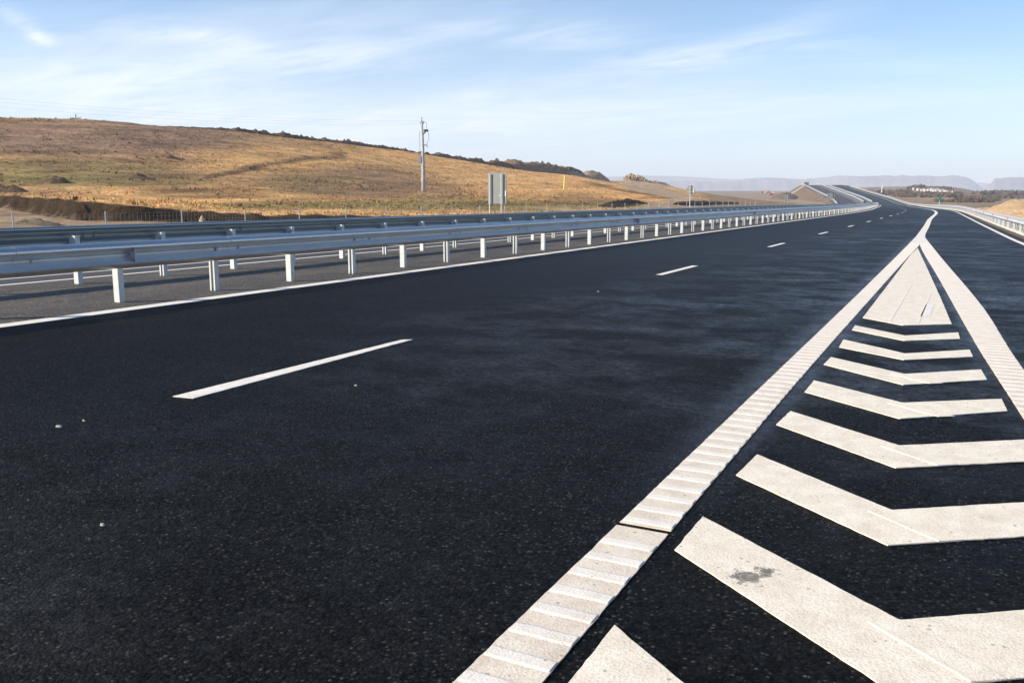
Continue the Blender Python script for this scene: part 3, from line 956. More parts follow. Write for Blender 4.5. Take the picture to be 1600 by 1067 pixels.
# distant mountains: three ranges with real depth, behind one another
def mountains(name, sky, r0, depth, seed, cliff=0.0):
    m = MB()
    xs = []; x = sky[0][0]
    while x < sky[-1][0]: xs.append(x); x += 3
    xs.append(sky[-1][0])
    ws = [0, .12, .25, .4, .5, .6, .7, .8, .88, .94, 1.0, 1.15, 1.5, 2.2]
    def fn(px, w):
        y = stable(sky, px)
        Z = r0 + depth * w
        top = (312 - y) / F * (r0 + depth)
        if w <= 1:
            prof = w ** 1.5 if not cliff else lerp(w ** 1.3 * .7, 1.0, sstep(.62, .84, w))
        else: prof = 1 - (w - 1) * .35
        h = -12 + (top + 13.2) * prof
        h += depth * .018 * fbm(px * .06, w * 3.0, seed, 5) * math.sin(math.pi * min(w, 1.0))
        if cliff: h += top * .10 * fbm(px * .09, w * 2.5, seed, 4) * sstep(.45, .7, w) * (1 - sstep(.8, .95, w))
        p = at_depth(px, 312, Z)
        return (p.x, p.y, h)
    m.grid(fn, xs, ws, flip=True)
    o = m.build(name, M['mountain'], smooth=True)
    if sum(p.normal.z for p in o.data.polygons) < 0: o.data.flip_normals()
    o['kind'] = 'structure'; return o
mountains('mountains', [(-500, 282), (700, 281), (900, 279), (950, 277.5), (1000, 276), (1050, 276.5), (1100, 279), (1150, 281), (1190, 278.5), (1230, 280), (1300, 282), (1480, 286), (1515, 288), (1530, 286.5), (1545, 288), (1650, 290), (2200, 284)], 4300, 500, 3.0)
mountains('mountains', [(-500, 296), (700, 292), (950, 288), (1020, 285.5), (1080, 284), (1120, 285.5), (1160, 283.5), (1200, 280), (1235, 281.5), (1262, 281.5), (1280, 279), (1310, 277.5), (1350, 277.2), (1400, 276.4), (1440, 276.8), (1480, 277.2), (1505, 278), (1515, 281.5), (1525, 289), (1535, 296), (1550, 300), (1600, 303)], 3500, 520, 6.0, 1.0)
mountains('mountains', [(1500, 303), (1525, 301), (1537, 296), (1545, 288.5), (1551, 282), (1560, 279.8), (1580, 279), (1620, 278.4), (1700, 279.5), (2300, 282)], 2900, 420, 9.0, 1.0)

# ------------------------------------------------------------------ mounds, berms, banks of soil
def mound(name, label, cat, c, rx, ry, h, rz, mat, seed, rough=.3, base=None, n=26, peak=1.0):
    m = MB(); co, si = math.cos(rz), math.sin(rz)
    def fn(i, j):
        u, v = i / n * 2 - 1, j / n * 2 - 1
        rr = math.hypot(u, v) / (max(abs(u), abs(v)) + 1e-9) if False else 1
        # square to disc
        x = u * math.sqrt(1 - v * v / 2); y = v * math.sqrt(1 - u * u / 2)
        d = math.hypot(x, y)
        X = c[0] + (x * rx * co - y * ry * si); Y = c[1] + (x * rx * si + y * ry * co)
        k = max(0.0, 1 - d ** 1.6) ** peak
        k *= 1 + rough * 1.6 * fbm(X * 1.6 / max(1, h), Y * 1.6 / max(1, h), seed, 4)
        zb = T(X, Y)
        return (X, Y, zb - .15 + (h + .15) * max(0.0, k) + rough * .3 * h * nz(X * 3 / h, Y * 3 / h, seed) * (1 - d ** 4))
    m.grid(fn, list(range(n + 1)), list(range(n + 1)))
    o = m.build(name, mat, smooth=True)
    if sum(p.normal.z for p in o.data.polygons) < 0: o.data.flip_normals()
    return tag(o, label, cat)
def berm(name, label, cat, pts, hs, w, mat, seed, clod=.5):
    """a long heap of thrown-up soil following points along the ground"""
    m = MB(); path = []
    for (a, b), (h0, h1) in zip(zip(pts, pts[1:]), zip(hs, hs[1:])):
        a, b = Vector(a), Vector(b); k = max(2, int((b - a).length / (w * .12)))
        path += [(a.lerp(b, i / k), lerp(h0, h1, i / k)) for i in range(k)]
    path.append((Vector(pts[-1]), hs[-1]))
    nn = 13
    def fn(i, j):
        p, h = path[i]
        t = (path[min(i + 1, len(path) - 1)][0] - path[max(i - 1, 0)][0]); t.z = 0; t.normalize()
        side = Vector((t.y, -t.x, 0))
        u = j / (nn - 1) * 2 - 1
        q = p + side * u * w
        L = i * w * .12
        k = max(0.0, 1 - abs(u) ** 3.2)
        lump = 1 + clod * .8 * fbm(L / (w * 2.2), u * .6, seed, 3) + clod * .9 * nz(L / (w * .42), u * 2.5, seed) + clod * .8 * nz(L / (w * .2), u * 4, seed + 2)
        zb = T(q.x, q.y)
        q2 = q + side * .18 * w * nz(L / w, u * 2, seed + 5)
        return (q2.x, q2.y, zb - .2 + .2 * k + h * k * max(.05, lump))
    m.grid(fn, list(range(len(path))), list(range(nn)))
    o = m.build(name, mat, smooth=True)
    if sum(p.normal.z for p in o.data.polygons) < 0: o.data.flip_normals()
    return tag(o, label, cat)
def crest_pts(xs):
    out = []
    for px in xs:
        dx, dy, dz = ray(px, 200); k = CRX / dx
        X, Y = dx * k, dy * k
        out.append((X, Y, hill_z(X, Y)))
    return out
berm('earth_berm', 'long low line of dark clods along the hilltop skyline left of the utility pole', 'earth berm', crest_pts([225, 300, 350, 400, 440, 480, 530, 600, 655]), [.05, .2, .3, .6, .75, .5, .6, .6, .5], 2.0, M['darksoil'], 1.0, 1.0)
berm('earth_berm', 'long line of brown spoil along the skyline right of the utility pole', 'earth berm', crest_pts([660, 700, 760, 792]), [.6, .8, 1.1, 1.4], 2.6, M['darksoil'], 4.0, .8)
berm('earth_berm', 'high dark bank of dug soil on the skyline above the big sign', 'earth berm', crest_pts([788, 800, 830, 860, 900]), [1.4, 2.5, 2.3, 2.6, 2.2], 4.0, M['brownsoil'], 8.0, .4)
p_, _ = hit(925, 284)
c_ = crest_pts([922])[0]
mound('earth_mound', 'round brown mound at the end of the skyline bank beside the dirt track', 'mound', (c_[0] + 2, c_[1] - 2), 5.5, 11, 3.1, 0, M['tanmound'], 3.0, .10, peak=.8)
c_ = crest_pts([888])[0]
mound('earth_mound', 'brown mound with green weeds on the skyline left of the round mound', 'mound', (c_[0], c_[1]), 5, 10, 2.8, 0, M['tanmound'], 5.0, .12, peak=.8)
berm('earth_berm', 'pale sandy heaps along the right edge of the climbing dirt track', 'earth berm', crest_pts([1012, 1025, 1040, 1052]), [1.2, 2.3, 2.2, 1.6], 4.5, M['sand'], 12.0, .45)
berm('earth_berm', 'brown spoil heaps tailing down from the sandy heaps towards the round sign', 'earth berm', crest_pts([1052, 1062, 1074, 1090]), [1.6, 1.8, 1.5, .5], 4.0, M['brownsoil'], 15.0, .6)
for (px, py, rx, ry, h, mat, lab, sd) in (
        (88, 286, 1.5, .9, .42, 'darksoil', 'small dark heap of soil on the green slope at far left', 1),
        (222, 280, 1.8, 1.0, .35, 'darksoil', 'low dark heap of soil left of the worn track on the slope', 2),
        (4, 301, 2.6, 1.4, .55, 'darksoil', 'dark heap of rubble at the left end of the cut bank', 3),
        (272, 248, 2.2, 1.0, .22, 'darksoil', 'flat dark clod patch high on the slope', 4),
        (60, 352, 1.8, 1.0, .3, 'verge', 'low gravelly heap on the bare ground behind the fence', 5),
        (316, 348, .24, .2, .24, 'sand', 'small pale boulder-like heap before the cut bank', 6)):
    p, Z = hit(px, py)
    mound('earth_mound', lab, 'mound', p, rx, ry, h, R_(20), M[mat], sd * 2.2, .4, n=16)
# dug bank facing the road beside the dirt track, its shade painted black
pA, _ = hit(944, 324); pB, _ = hit(962, 322); pC, _ = hit(985, 318); pD, _ = hit(1005, 318)
berm('earth_berm', 'dug soil bank with its shade painted black, beside the foot of the dirt track', 'earth berm', [pA, pB, pC, pD], [.15, .5, .5, .15], 1.2, M['shadesoil'], 21.0, .55)
pA, _ = hit(1062, 321); pB, _ = hit(1085, 320); pC, _ = hit(1150, 318)
berm('earth_berm', 'low dark stony heap behind the round sign post', 'earth berm', [pA, pB, pC], [.35, .5, .2], 1.3, M['shadesoil'], 25.0, .6)
# orange sand heaps on the right beyond the rail
for (px, Z, rx, ry, h, lab, sd) in ((1602, 150, 6.6, 9, 2.5, 'larger orange sand heap behind, at the right edge beyond the rail', 1), (1622, 108, 5.8, 6, 1.9, 'lower orange sand heap in front, at the right edge beyond the rail', 2), (1540, 165, 4.5, 4, .9, 'thin tongue of orange sand left of the two sand heaps', 3)):
    p = at_depth(px, 312, Z)
    mound('sand_heap', lab, 'sand heap', p, rx, ry, h, 0, M['orange_sand'], sd * 3.1, .10, peak=.8)
# overgrown mound at the toe of the embankment
p = at_depth(1227, 312, 430)
mound('earth_mound', 'scrubby brown mound at the foot of the overpass embankment', 'mound', p, 8, 13, 3.3, 0, M['embank'], 7.7, .12)

# ------------------------------------------------------------------ vegetation
def shrub(name, label, c, r, h, mat, seed, n=260):
    rnd = random.Random(seed); m = MB()
    for _ in range(n):
        a = rnd.random() * 6.283; d = math.sqrt(rnd.random()); z = rnd.random() ** .8
        k = d * r * math.sqrt(max(0.05, 1 - z * z))
        x, y = c[0] + k * math.cos(a), c[1] + k * math.sin(a)
        zz = c[2] + z * h * (1 - .3 * d)
        s = rnd.uniform(.10, .22) * max(r, .8)
        t = rnd.random() * 6.283
        m.add([(x - s * math.cos(t), y - s * math.sin(t), zz - s * .4), (x + s * math.cos(t), y + s * math.sin(t), zz - s * .3), (x + rnd.uniform(-s, s), y + rnd.uniform(-s, s), zz + s * 1.1)], [(0, 1, 2)])
    m.tube([(c[0], c[1], c[2] - .2), (c[0], c[1], c[2] + h * .5)], [.06, .02], 5)
    return tag(m.build(name, mat), label, 'shrub')
for px, lab, r, h, mt, sd in ((893, 'green weedy shrub on the brown skyline mound', 2.4, 1.2, 'shrub', 1), (903, 'lower green shrub on the side of the skyline mound', 2.0, .9, 'shrub', 2)):
    c_ = crest_pts([px])[0]; shrub('shrub', lab, (c_[0] + 1.2, c_[1] - 4.5, c_[2] + 1.9), r, h, M[mt], sd)
for px, lab, r, h, sd in ((988, 'tan dry shrub at the top of the dirt track', 3.2, 3.0, 3), (999, 'dry tan shrub beside the larger one at the track top', 3.4, 2.6, 4), (1008, 'last dry shrub right before the pale sandy heaps', 2.6, 2.0, 5)):
    c_ = crest_pts([px])[0]; shrub('shrub', lab, (c_[0], c_[1], c_[2] - .2), r, h, M['drybush'], sd, 340)

# short dry grass over the hillside
rnd = random.Random(3)
gm = MB(); gc = []
cnt = 0
while cnt < 85000:
    px = rnd.uniform(-60, 1075); py = rnd.uniform(184, 350)
    Xf = rnd.random()
    # points spread over the slope itself, denser nearby
    n = 22 + (118 - 22) * (rnd.random() ** 1.25); Y = rnd.uniform(5, 230) if rnd.random() < .8 else rnd.uniform(200, 420)
    X = -n
    cnt += 1
    xf = table(XF, Y)
    if X > xf - 1.5: continue
    if Y < 66 and bank_d(X, Y) < .9: continue
    z = hill_z(X, Y)
    qx, qy = proj(X, Y, z)
    if qx < -80 or qx > 1120 or in_poly(qx, qy, TRACK): continue
    dens = fbm(X * .12, Y * .07, 6.0, 3)
    if dens < rnd.uniform(-.55, .25): continue
    col = hill_col(X, Y, z); j = rnd.uniform(.7, 1.3)
    col = tuple(x * j for x in mixc(col, GO, .06))
    hh = rnd.uniform(.05, .16) * (1.25 if dens > .3 else 1.0); sp = rnd.uniform(.10, .28)
    for _ in range(3):
        a = rnd.random() * 6.283; bx, by = X + rnd.uniform(-sp, sp), Y + rnd.uniform(-sp, sp)
        w = rnd.uniform(.03, .08)
        gm.add([(bx - w * math.cos(a), by - w * math.sin(a), z - .05), (bx + w * math.cos(a), by + w * math.sin(a), z - .05), (bx + rnd.uniform(-.15, .15), by + rnd.uniform(-.15, .15), z + hh)], [(0, 1, 2)])
        gc += [col] * 3
# scattered darker weeds and thistle stalks
for _ in range(8000):
    n = 22 + 96 * rnd.random() ** 1.1; Y = rnd.uniform(5, 260); X = -n
    if X > table(XF, Y) - 1.5 or (Y < 66 and bank_d(X, Y) < .9): continue
    if fbm(X * .09, Y * .06, 31.0, 3) < rnd.uniform(-.3, .5): continue
    z = hill_z(X, Y); qx, qy = proj(X, Y, z)
    if qx < -80 or qx > 1100 or in_poly(qx, qy, TRACK): continue
    col = tuple(v_ * rnd.uniform(.55, .9) for v_ in hill_col(X, Y, z)); r_ = rnd.uniform(.12, .3); hh = rnd.uniform(.10, .26)
    for _k in range(5):
        a = rnd.random() * 6.283; bx, by = X + rnd.uniform(-r_, r_), Y + rnd.uniform(-r_, r_); w = rnd.uniform(.05, .12)
        gm.add([(bx - w * math.cos(a), by - w * math.sin(a), z - .05), (bx + w * math.cos(a), by + w * math.sin(a), z - .05), (bx + rnd.uniform(-.12, .12), by + rnd.uniform(-.12, .12), z + hh)], [(0, 1, 2)])
        gc += [col] * 3
go = gm.build('dry_grass', M['grass'], cols=gc); tag(go, kind='stuff')

# leafless scrub and woods on the far right slopes
def scrub(name, spots, seed, mat):
    rnd = random.Random(seed); m = MB()
    for (px0, py0, px1, py1, n, r, h) in spots:
        for _ in range(n):
            px, py = rnd.uniform(px0, px1), rnd.uniform(py0, py1)
            c, Z = hit(px, py, 120.0)
            if Z > 1600: continue
            rr = r * rnd.uniform(.6, 1.4); hv = h * rnd.uniform(.6, 1.3)
            for _k in range(26):
                a = rnd.random() * 6.283; d = rnd.random() ** .5 * rr
                x, y, zz = c.x + d * math.cos(a), c.y + d * math.sin(a), c.z + rnd.random() * hv * (1 - .4 * d / rr)
                s = rnd.uniform(.15, .4) * rr; t = rnd.random() * 6.283
                m.add([(x - s * math.cos(t), y - s * math.sin(t), zz - s * .4), (x + s * math.cos(t), y + s * math.sin(t), zz - s * .3), (x + rnd.uniform(-s, s), y + rnd.uniform(-s, s), zz + s)], [(0, 1, 2)])
    return tag(m.build(name, mat), kind='stuff')
scrub('scrub', [(1495, 309, 1560, 317, 110, 1.5, 1.3), (1400, 303, 1500, 309, 60, 2.2, 1.2), (1460, 312, 1530, 316, 40, 1.0, .8), (1340, 299, 1420, 306, 30, 2.2, 1.0), (1555, 305, 1600, 311, 40, 2.2, 1.3)], 5, M['scrub'])
scrub('far_woods', [(1425, 295.6, 1442, 297, 26, 4, 2.4), (1445, 295.6, 1485, 297.5, 26, 3, 1.4), (1535, 304.5, 1572, 306, 60, 4, 2.4), (1568, 305.5, 1612, 308, 80, 4, 3)], 6, M['scrub'])

# ------------------------------------------------------------------ roadside fence
FN = -23.6
fence = thing('wire_fence', 'light wire mesh fence on thin posts between the far guardrail and the hillside', 'fence')
m = MB(); m.tube([(0, 0, -.3), (0, 0, 1.55)], .021, 8)
fp = m.build('post', M['steelgrey'], fence)
ftop = lambda s: table([(-10, .84), (18, .84), (60, .92), (110, 1.0), (200, 1.3)], s)
fs = [unp(172, 400)[1] * 0 + .778 * 23.6 + 3.0 * k for k in range(-6, 34)]
first = True
for k, s in enumerate(fs):
    loc = (FN + .06 * nz(s, 2), s, ftop(s) - 1.55)
    if first: fp.location = loc; first = False; o = fp
    else: o = dup(fp, fence, loc)
    o.rotation_euler = (.03 * nz(s * 2, 1), .03 * nz(s * 2, 5), 0)
m = MB()
for h in (0, .12, .26, .42, .6, .8, 1.0):
    m.tube([(FN - .03, s, ftop(s) - .06 - h) for s in fs], .0022, 4)
s = fs[0]
while s < 75:
    m.tube([(FN - .03, s, ftop(s) - 1.1), (FN - .03, s, ftop(s) - .06)], .0016, 3, caps=False); s += .16
m.build('wire_mesh', M['wire'], fence)

# ------------------------------------------------------------------ signs
def sign_back(label, px0, px1, py0, py1, ybase, n_off, Z, sticker=False, rzz=0.0, name='road_sign', two=True, mat=None):
    p = at_depth((px0 + px1) / 2, (py0 + py1) / 2, Z)
    w = (px1 - px0) / F * Z / max(.6, math.cos(YAW)); h = (py1 - py0) / F * Z
    zb = at_depth(px0, ybase, Z).z
    root = thing(name, label, 'road sign', (p.x, p.y, zb), rzz)
    zz = p.z - zb
    m = MB()
    m.box((0, 0, zz), (w, .03, h))
    m.build('panel', mat or M['signback'], root)
    for fx in ((-.5 + .13, .5 - .22) if two else (0,)):
        m = MB(); m.tube([(fx * w, -.10, -.8), (fx * w, -.10, zz + h / 2 - .04)], .035 if two else .04, 10)
        m.build('post', M['post'], root)
    if sticker:
        m = MB(); m.box((w * .14, -.0185, zz - h * .23), (.05, .006, .05)); m.build('sticker', M['sticker'], root)
        m = MB(); m.box((w * .47, -.048, zz - h * .17), (.05, .006, .30)); m.build('reflective_strip', M['sticker'], root)
    return root
sign_back('tall grey back of a rectangular road sign on two posts before the hillside', 763, 791, 271, 318, 346, 0, 46, True)
# round sign
Zs = 78.0
p = at_depth(1079, 297, Zs); zb = at_depth(1079, 331, Zs).z
root = thing('road_sign', 'grey back of a round road sign on a single pole', 'road sign', (p.x, p.y, zb))
m = MB(); m.disc((0, 0, p.z - zb), .40, (0, 1, 0), .03, 32); m.build('panel', M['signback'], root)
m = MB(); m.tube([(0, -.07, -.6), (0, -.07, p.z - zb + .43)], .035, 10); m.build('post', M['post'], root)
m = MB(); m.box((.30, -.03, p.z - zb), (.06, .02, .5)); m.build('reflective_strip', M['sticker'], root)
m = MB()
for b in (-.18, .18): m.box((0, -.04, p.z - zb + b), (.62, .03, .04))
m.build('bracket', M['steelgrey'], root)
# distant signs near and on the overpass
th = CL(430)[2]
def on_road(px, s):
    lo, hi = -60.0, 30.0
    for _ in range(40):
        mid = (lo + hi) / 2
        if proj(*P(s, mid))[0] < px: lo = mid
        else: hi = mid
    return P(s, lo)
def far_sign(label, px0, px1, y0, y1, yb, Z, mat=None, two=True, name='road_sign'):
    return sign_back(label, px0, px1, y0, y1, yb, 0, Z, rzz=th, mat=mat, two=two, name=name)
far_sign('narrow grey sign back standing at the foot of the overpass embankment', 1226.5, 1231.5, 304, 315, 318, 310)
s1_ = P(520, -21.2)
Zc = -s1_[0] * sA + s1_[1] * cA
far_sign('left one of the twin dark sign backs on the crest of the embankment', 1256.8, 1259.8, 285.2, 291.5, 293, Zc, M['dark'], False)
far_sign('right one of the twin dark sign backs on the crest of the embankment', 1260.4, 1263.2, 285.2, 291.5, 293, Zc, M['dark'], False)
far_sign('small grey sign back low on the embankment edge', 1281.5, 1285.5, 308, 312.5, 315.5, 345)
far_sign('pale sign back left of a dark one where the far carriageway starts to climb', 1293, 1299.5, 302.5, 314, 318, 322)
far_sign('dark sign back with a white post beside the climbing far carriageway', 1300.5, 1304, 302, 313, 318, 318, M['dark'])
# gantry-like dark panel at the crest
s2_ = P(452, 0.0); Zg = -s2_[0] * sA + s2_[1] * cA
root = thing('message_sign', 'wide black message board standing beyond the crest of the road', 'sign', (0, 0, 0))
p = at_depth(1318, 292.3, Zg)
root.location = (p.x, p.y, p.z); root.rotation_euler = (0, 0, th)
sx_ = 18.0 / F * Zg; hh = 4.6 / F * Zg
m = MB(); m.box((0, 0, -hh * .28), (sx_, .5, hh * .44)); m.build('lower_board', M['dark'], root)
m = MB(); m.box((0, 0, hh * .44), (sx_, .4, hh * .12)); m.build('top_rail', M['dark'], root)
for i in range(9):
    m = MB(); m.box((-sx_ / 2 + sx_ * (i + .5) / 9, 0, hh * .16), (sx_ * .035, .3, hh * .44)); m.build('strut', M['dark'], root)
for fx in (-.36, .36):
    m = MB(); m.box((fx * sx_, .0, -hh * .5 - .6), (.25, .25, 1.2)); m.build('leg', M['steelgrey'], root)
# green direction signs beyond the right rail
for (px, py, w, h, Z, lab, pole) in ((1364, 304.7, 8.5, 2.6, 520, 'left of two flat green direction signs beyond the climbing rail', 1), (1394, 310, 10, 2.3, 420, 'right of two flat green direction signs beyond the climbing rail', 1), (1468.8, 310.8, 4.6, 5.4, 150, 'small square green sign on a pale post beyond the right rail', 1)):
    p = at_depth(px, py, Z); zg = T(p.x, p.y)
    root = thing('direction_sign', lab, 'road sign', (p.x, p.y, zg), YAW * .9)
    W, H = w / F * Z, h / F * Z
    m = MB(); m.box((0, 0, p.z - zg), (W, .08, H)); m.build('panel', M['green'], root)
    for fx in ((-.35, .35) if W > 1 else (0,)):
        m = MB(); m.tube([(fx * W, .09, -.3), (fx * W, .09, p.z - zg + H * .4)], .09 if W > 1 else .06, 8); m.build('post', M['post'], root)
# slim pale poles beyond the right rail
for (px, y0, y1, Z, r, lab) in ((1378.3, 291.5, 313, 450, .28, 'tallest pale mast standing behind the climbing rail'), (1488, 298.5, 313, 420, .2, 'pale mast on the scrub slope left of the sand heaps'), (1565.5, 299, 312, 620, .22, 'faint pale mast behind the orange sand heaps')):
    p = at_depth(px, y0, Z); zg = T(p.x, p.y)
    root = thing('mast', lab, 'mast', (p.x, p.y, zg), 0, 'pale masts on the right')
    m = MB(); m.tube([(0, 0, -.5), (0, 0, p.z - zg)], [r, r * .6], 10); m.build('pole', M['white'], root)
    m = MB(); m.box((0, 0, p.z - zg - .4), (r * 2.6, r * 1.2, .35)); m.tube([(0, 0, p.z - zg), (0, 0, p.z - zg + 1.6)], .04, 6); m.build('head', M['white'], root)

# yellow marker stake on the slope
p, Z = hit(881, 296.5)
q = at_depth(883, 274, Z)
m = MB(); m.tube([(p.x, p.y, p.z - .3), (p.x + (q.x - p.x) * .97, p.y + (q.y - p.y) * .97, lerp(p.z, q.z, .97)), tuple(q)], [.17, .17, .06], 6)
tag(m.build('marker_stake', M['yellow']), 'leaning bright yellow marker stake on the golden slope', 'stake')

# ------------------------------------------------------------------ utility pole and lines
p, Zp = hit(662, 300.5)
top = at_depth(660, 191, Zp)
k = Zp / F
up = thing('utility_pole', 'grey concrete utility pole with box and switch arm on the hillside', 'utility pole', tuple(p))
H = top.z - p.z
rt = (cA, sA)
def off(dx, z, dy=0.0): return (rt[0] * dx * k - sA * dy, rt[1] * dx * k + cA * dy, z)
def zy(y): return at_depth(660, y, Zp).z - p.z
m = MB(); m.tube([off(0, -.5), off(0, H * .25), off(0, H * .6), off(-1.0, H)], [4.0 * k * .9, 3.1 * k * .9, 2.4 * k * .9, 1.6 * k * .9], 14); m.build('shaft', M['pole'], up, smooth=True)
m = MB(); m.tube([off(-1.0, H - .1), off(-1.0, zy(183))], .035, 6); m.tube([off(-1.0, H), off(-1.0, H + .12)], .08, 8); m.build('spike', M['dark'], up)
m = MB(); m.tube([off(-3, zy(193)), off(2, zy(193))], .06, 8)
for d in (-3.2, -1.8, 1.5): m.tube([off(d, zy(193)), off(d, zy(190.5))], [.07, .05], 8)
m.build('insulator', M['steelgrey'], up)
m = MB(); m.tube([off(1, zy(210)), off(5, zy(205.5))], .07, 8); m.tube([off(1.5, zy(204)), off(6, zy(204))], .06, 8)
sw = m.build('switch_arm', M['dark'], up)
m = MB()
for d in (3.2, 5.2, 7.2): m.tube([off(d, zy(206)), off(d, zy(202.5))], [.12, .07], 8)
m.box(off(5.6, zy(204.6)), (.5, .2, .18), YAW); m.build('switch', M['dark'], sw)
m = MB(); m.tube([off(-1, zy(227)), off(6, zy(227))], .055, 8); m.tube([off(6, zy(227)), off(7.4, zy(231))], .05, 6); m.build('crossarm', M['steelgrey'], up)
m = MB(); m.box(off(-5.0, zy(249.5)), (4.6 * k, .35, 10 * k), YAW); m.build('meter_box', M['steelgrey'], up)
m = MB(); m.tube([off(-16, zy(266)), off(2, zy(266))], .06, 6); m.tube([off(-5, zy(270)), off(-1.5, zy(274.5))], .06, 6); m.build('step_bracket', M['steelgrey'], up)
m = MB(); m.tube([off(-4.6, zy(205)), off(-4.8, zy(225)), off(-4.6, zy(245))], .025, 5); m.build('conduit', M['wire'], up)
m = MB(); m.tube([off(.5, zy(189)), off(6, zy(193)), off(6.3, zy(203))], .02, 5); m.tube([off(7, zy(205)), off(9.4, zy(211)), off(8.6, zy(219)), off(6, zy(226))], .02, 5); m.build('jumper_cable', M['dark'], up)
m = MB(); m.tube([off(-1.8, zy(279)), off(-1.8, zy(282))], 2.0 * k, 10); m.build('yellow_band', M['yellow'], up)

# second pole whose head shows over the crest
Z2 = 172.0
q = at_depth(118, 178.5, Z2)
root = thing('utility_pole', 'head of a far utility pole with crossarm poking over the hilltop', 'utility pole', (q.x, q.y, q.z - 8))
m = MB(); m.tube([(0, 0, -4), (0, 0, 8)], [.2, .12], 10); m.build('shaft', M['pole'], root)
m = MB(); m.tube([(-1.1 * cA, -1.1 * sA, 7.15), (.9 * cA, .9 * sA, 7.15)], .07, 6); m.build('crossarm', M['dark'], root)
m = MB()
for d in (-1.05, -.5, .5, .85): m.tube([(d * cA, d * sA, 7.1), (d * cA, d * sA, 7.4)], .08, 6)
m.build('insulator', M['dark'], root)

def wire(label, a, b, sag, r=.0055):
    m = MB(); pts = []
    for i in range(25):
        t = i / 24; q = Vector(a).lerp(Vector(b), t); q.z -= sag * 4 * t * (1 - t); pts.append(q)
    m.tube(pts, r, 5)
    tag(m.build('power_line', M['cable']), label, 'power line', 'power lines to the utility pole')
pb = Vector(p)
for i, (y0, y1, lab) in enumerate(((150, 189.5, 'uppermost thin power line running left from the utility pole'), (156, 193, 'middle thin power line running left from the utility pole'), (164, 195.5, 'lowest thin power line running left from the utility pole'))):
    b = pb + Vector(off(-3 + i * 2, zy(y1)))
    wire(lab, at_depth(-40, y0, 88 + 2 * i), b, .6)

# ------------------------------------------------------------------ distant works traffic and village
def truck(label, px, py, body, sc, rz, kind='truck'):
    p, Z = hit(px, py, 200.0)
    root = thing('dump_truck' if kind == 'truck' else 'excavator', label, kind, tuple(p), rz)
    L = 5.2 * sc
    if kind == 'truck':
        m = MB(); m.box((-L * .3, 0, 1.45 * sc), (L * .3, 2.3 * sc, 1.9 * sc)); m.box((-L * .4, 0, .9 * sc), (L * .16, 2.2 * sc, .8 * sc)); m.build('cab', M[body], root)
        m = MB(); m.box((-L * .455, 0, 1.85 * sc), (.05, 1.9 * sc, .7 * sc)); m.build('windscreen', M['glass'], root)
        m = MB()
        a = [(-L * .12, 1.0), (L * .5, 1.0), (L * .56, 2.2), (-L * .14, 2.4)]
        m.add([(x, -1.2 * sc, z * sc) for x, z in a] + [(x, 1.2 * sc, z * sc) for x, z in a], [(0, 1, 2, 3), (7, 6, 5, 4), (0, 4, 5, 1), (1, 5, 6, 2), (2, 6, 7, 3), (3, 7, 4, 0)])
        m.build('tipper_body', M[body], root)
        for x in (-L * .33, L * .2, L * .42):
            for y in (-1.05, 1.05):
                m = MB(); m.disc((x, y * sc, .5 * sc), .5 * sc, (0, 1, 0), .3 * sc, 14); m.build('wheel', M['tyre'], root)
    else:
        m = MB(); m.box((0, 0, 1.5 * sc), (3.0 * sc, 2.2 * sc, 1.1 * sc)); m.box((-.7 * sc, -.5 * sc, 2.5 * sc), (1.2 * sc, 1.0 * sc, 1.0 * sc)); m.build('cab', M[body], root)
        for y in (-1.0, 1.0):
            m = MB(); m.box((0, y * sc, .45 * sc), (3.4 * sc, .5 * sc, .8 * sc)); m.build('track', M['tyre'], root)
        m = MB(); m.tube([(-1.0 * sc, .3, 1.9 * sc), (-3.0 * sc, .3, 4.2 * sc), (-4.6 * sc, .3, 2.4 * sc)], [.28 * sc, .26 * sc, .2 * sc], 6); m.build('boom', M[body], root)
        m = MB(); m.box((-4.7 * sc, .3, 1.8 * sc), (.9 * sc, 1.0 * sc, .9 * sc)); m.build('bucket', M['dark'], root)
truck('leftmost red dump truck on the far brown plain', 1189.5, 302.0, 'truckred', .9, R_(70))
truck('second red dump truck just right of the first on the plain', 1199.5, 301.5, 'truckred', .9, R_(60))
truck('yellow excavator between and behind the red trucks', 1196.0, 302.5, 'truckyellow', .7, R_(150), 'excavator')
truck('dark yellow excavator right of the red trucks on the plain', 1209.0, 304.0, 'truckyellow', .8, R_(20), 'excavator')
truck('red truck low in front of the excavators', 1204.5, 305.5, 'truckred', .6, R_(40))

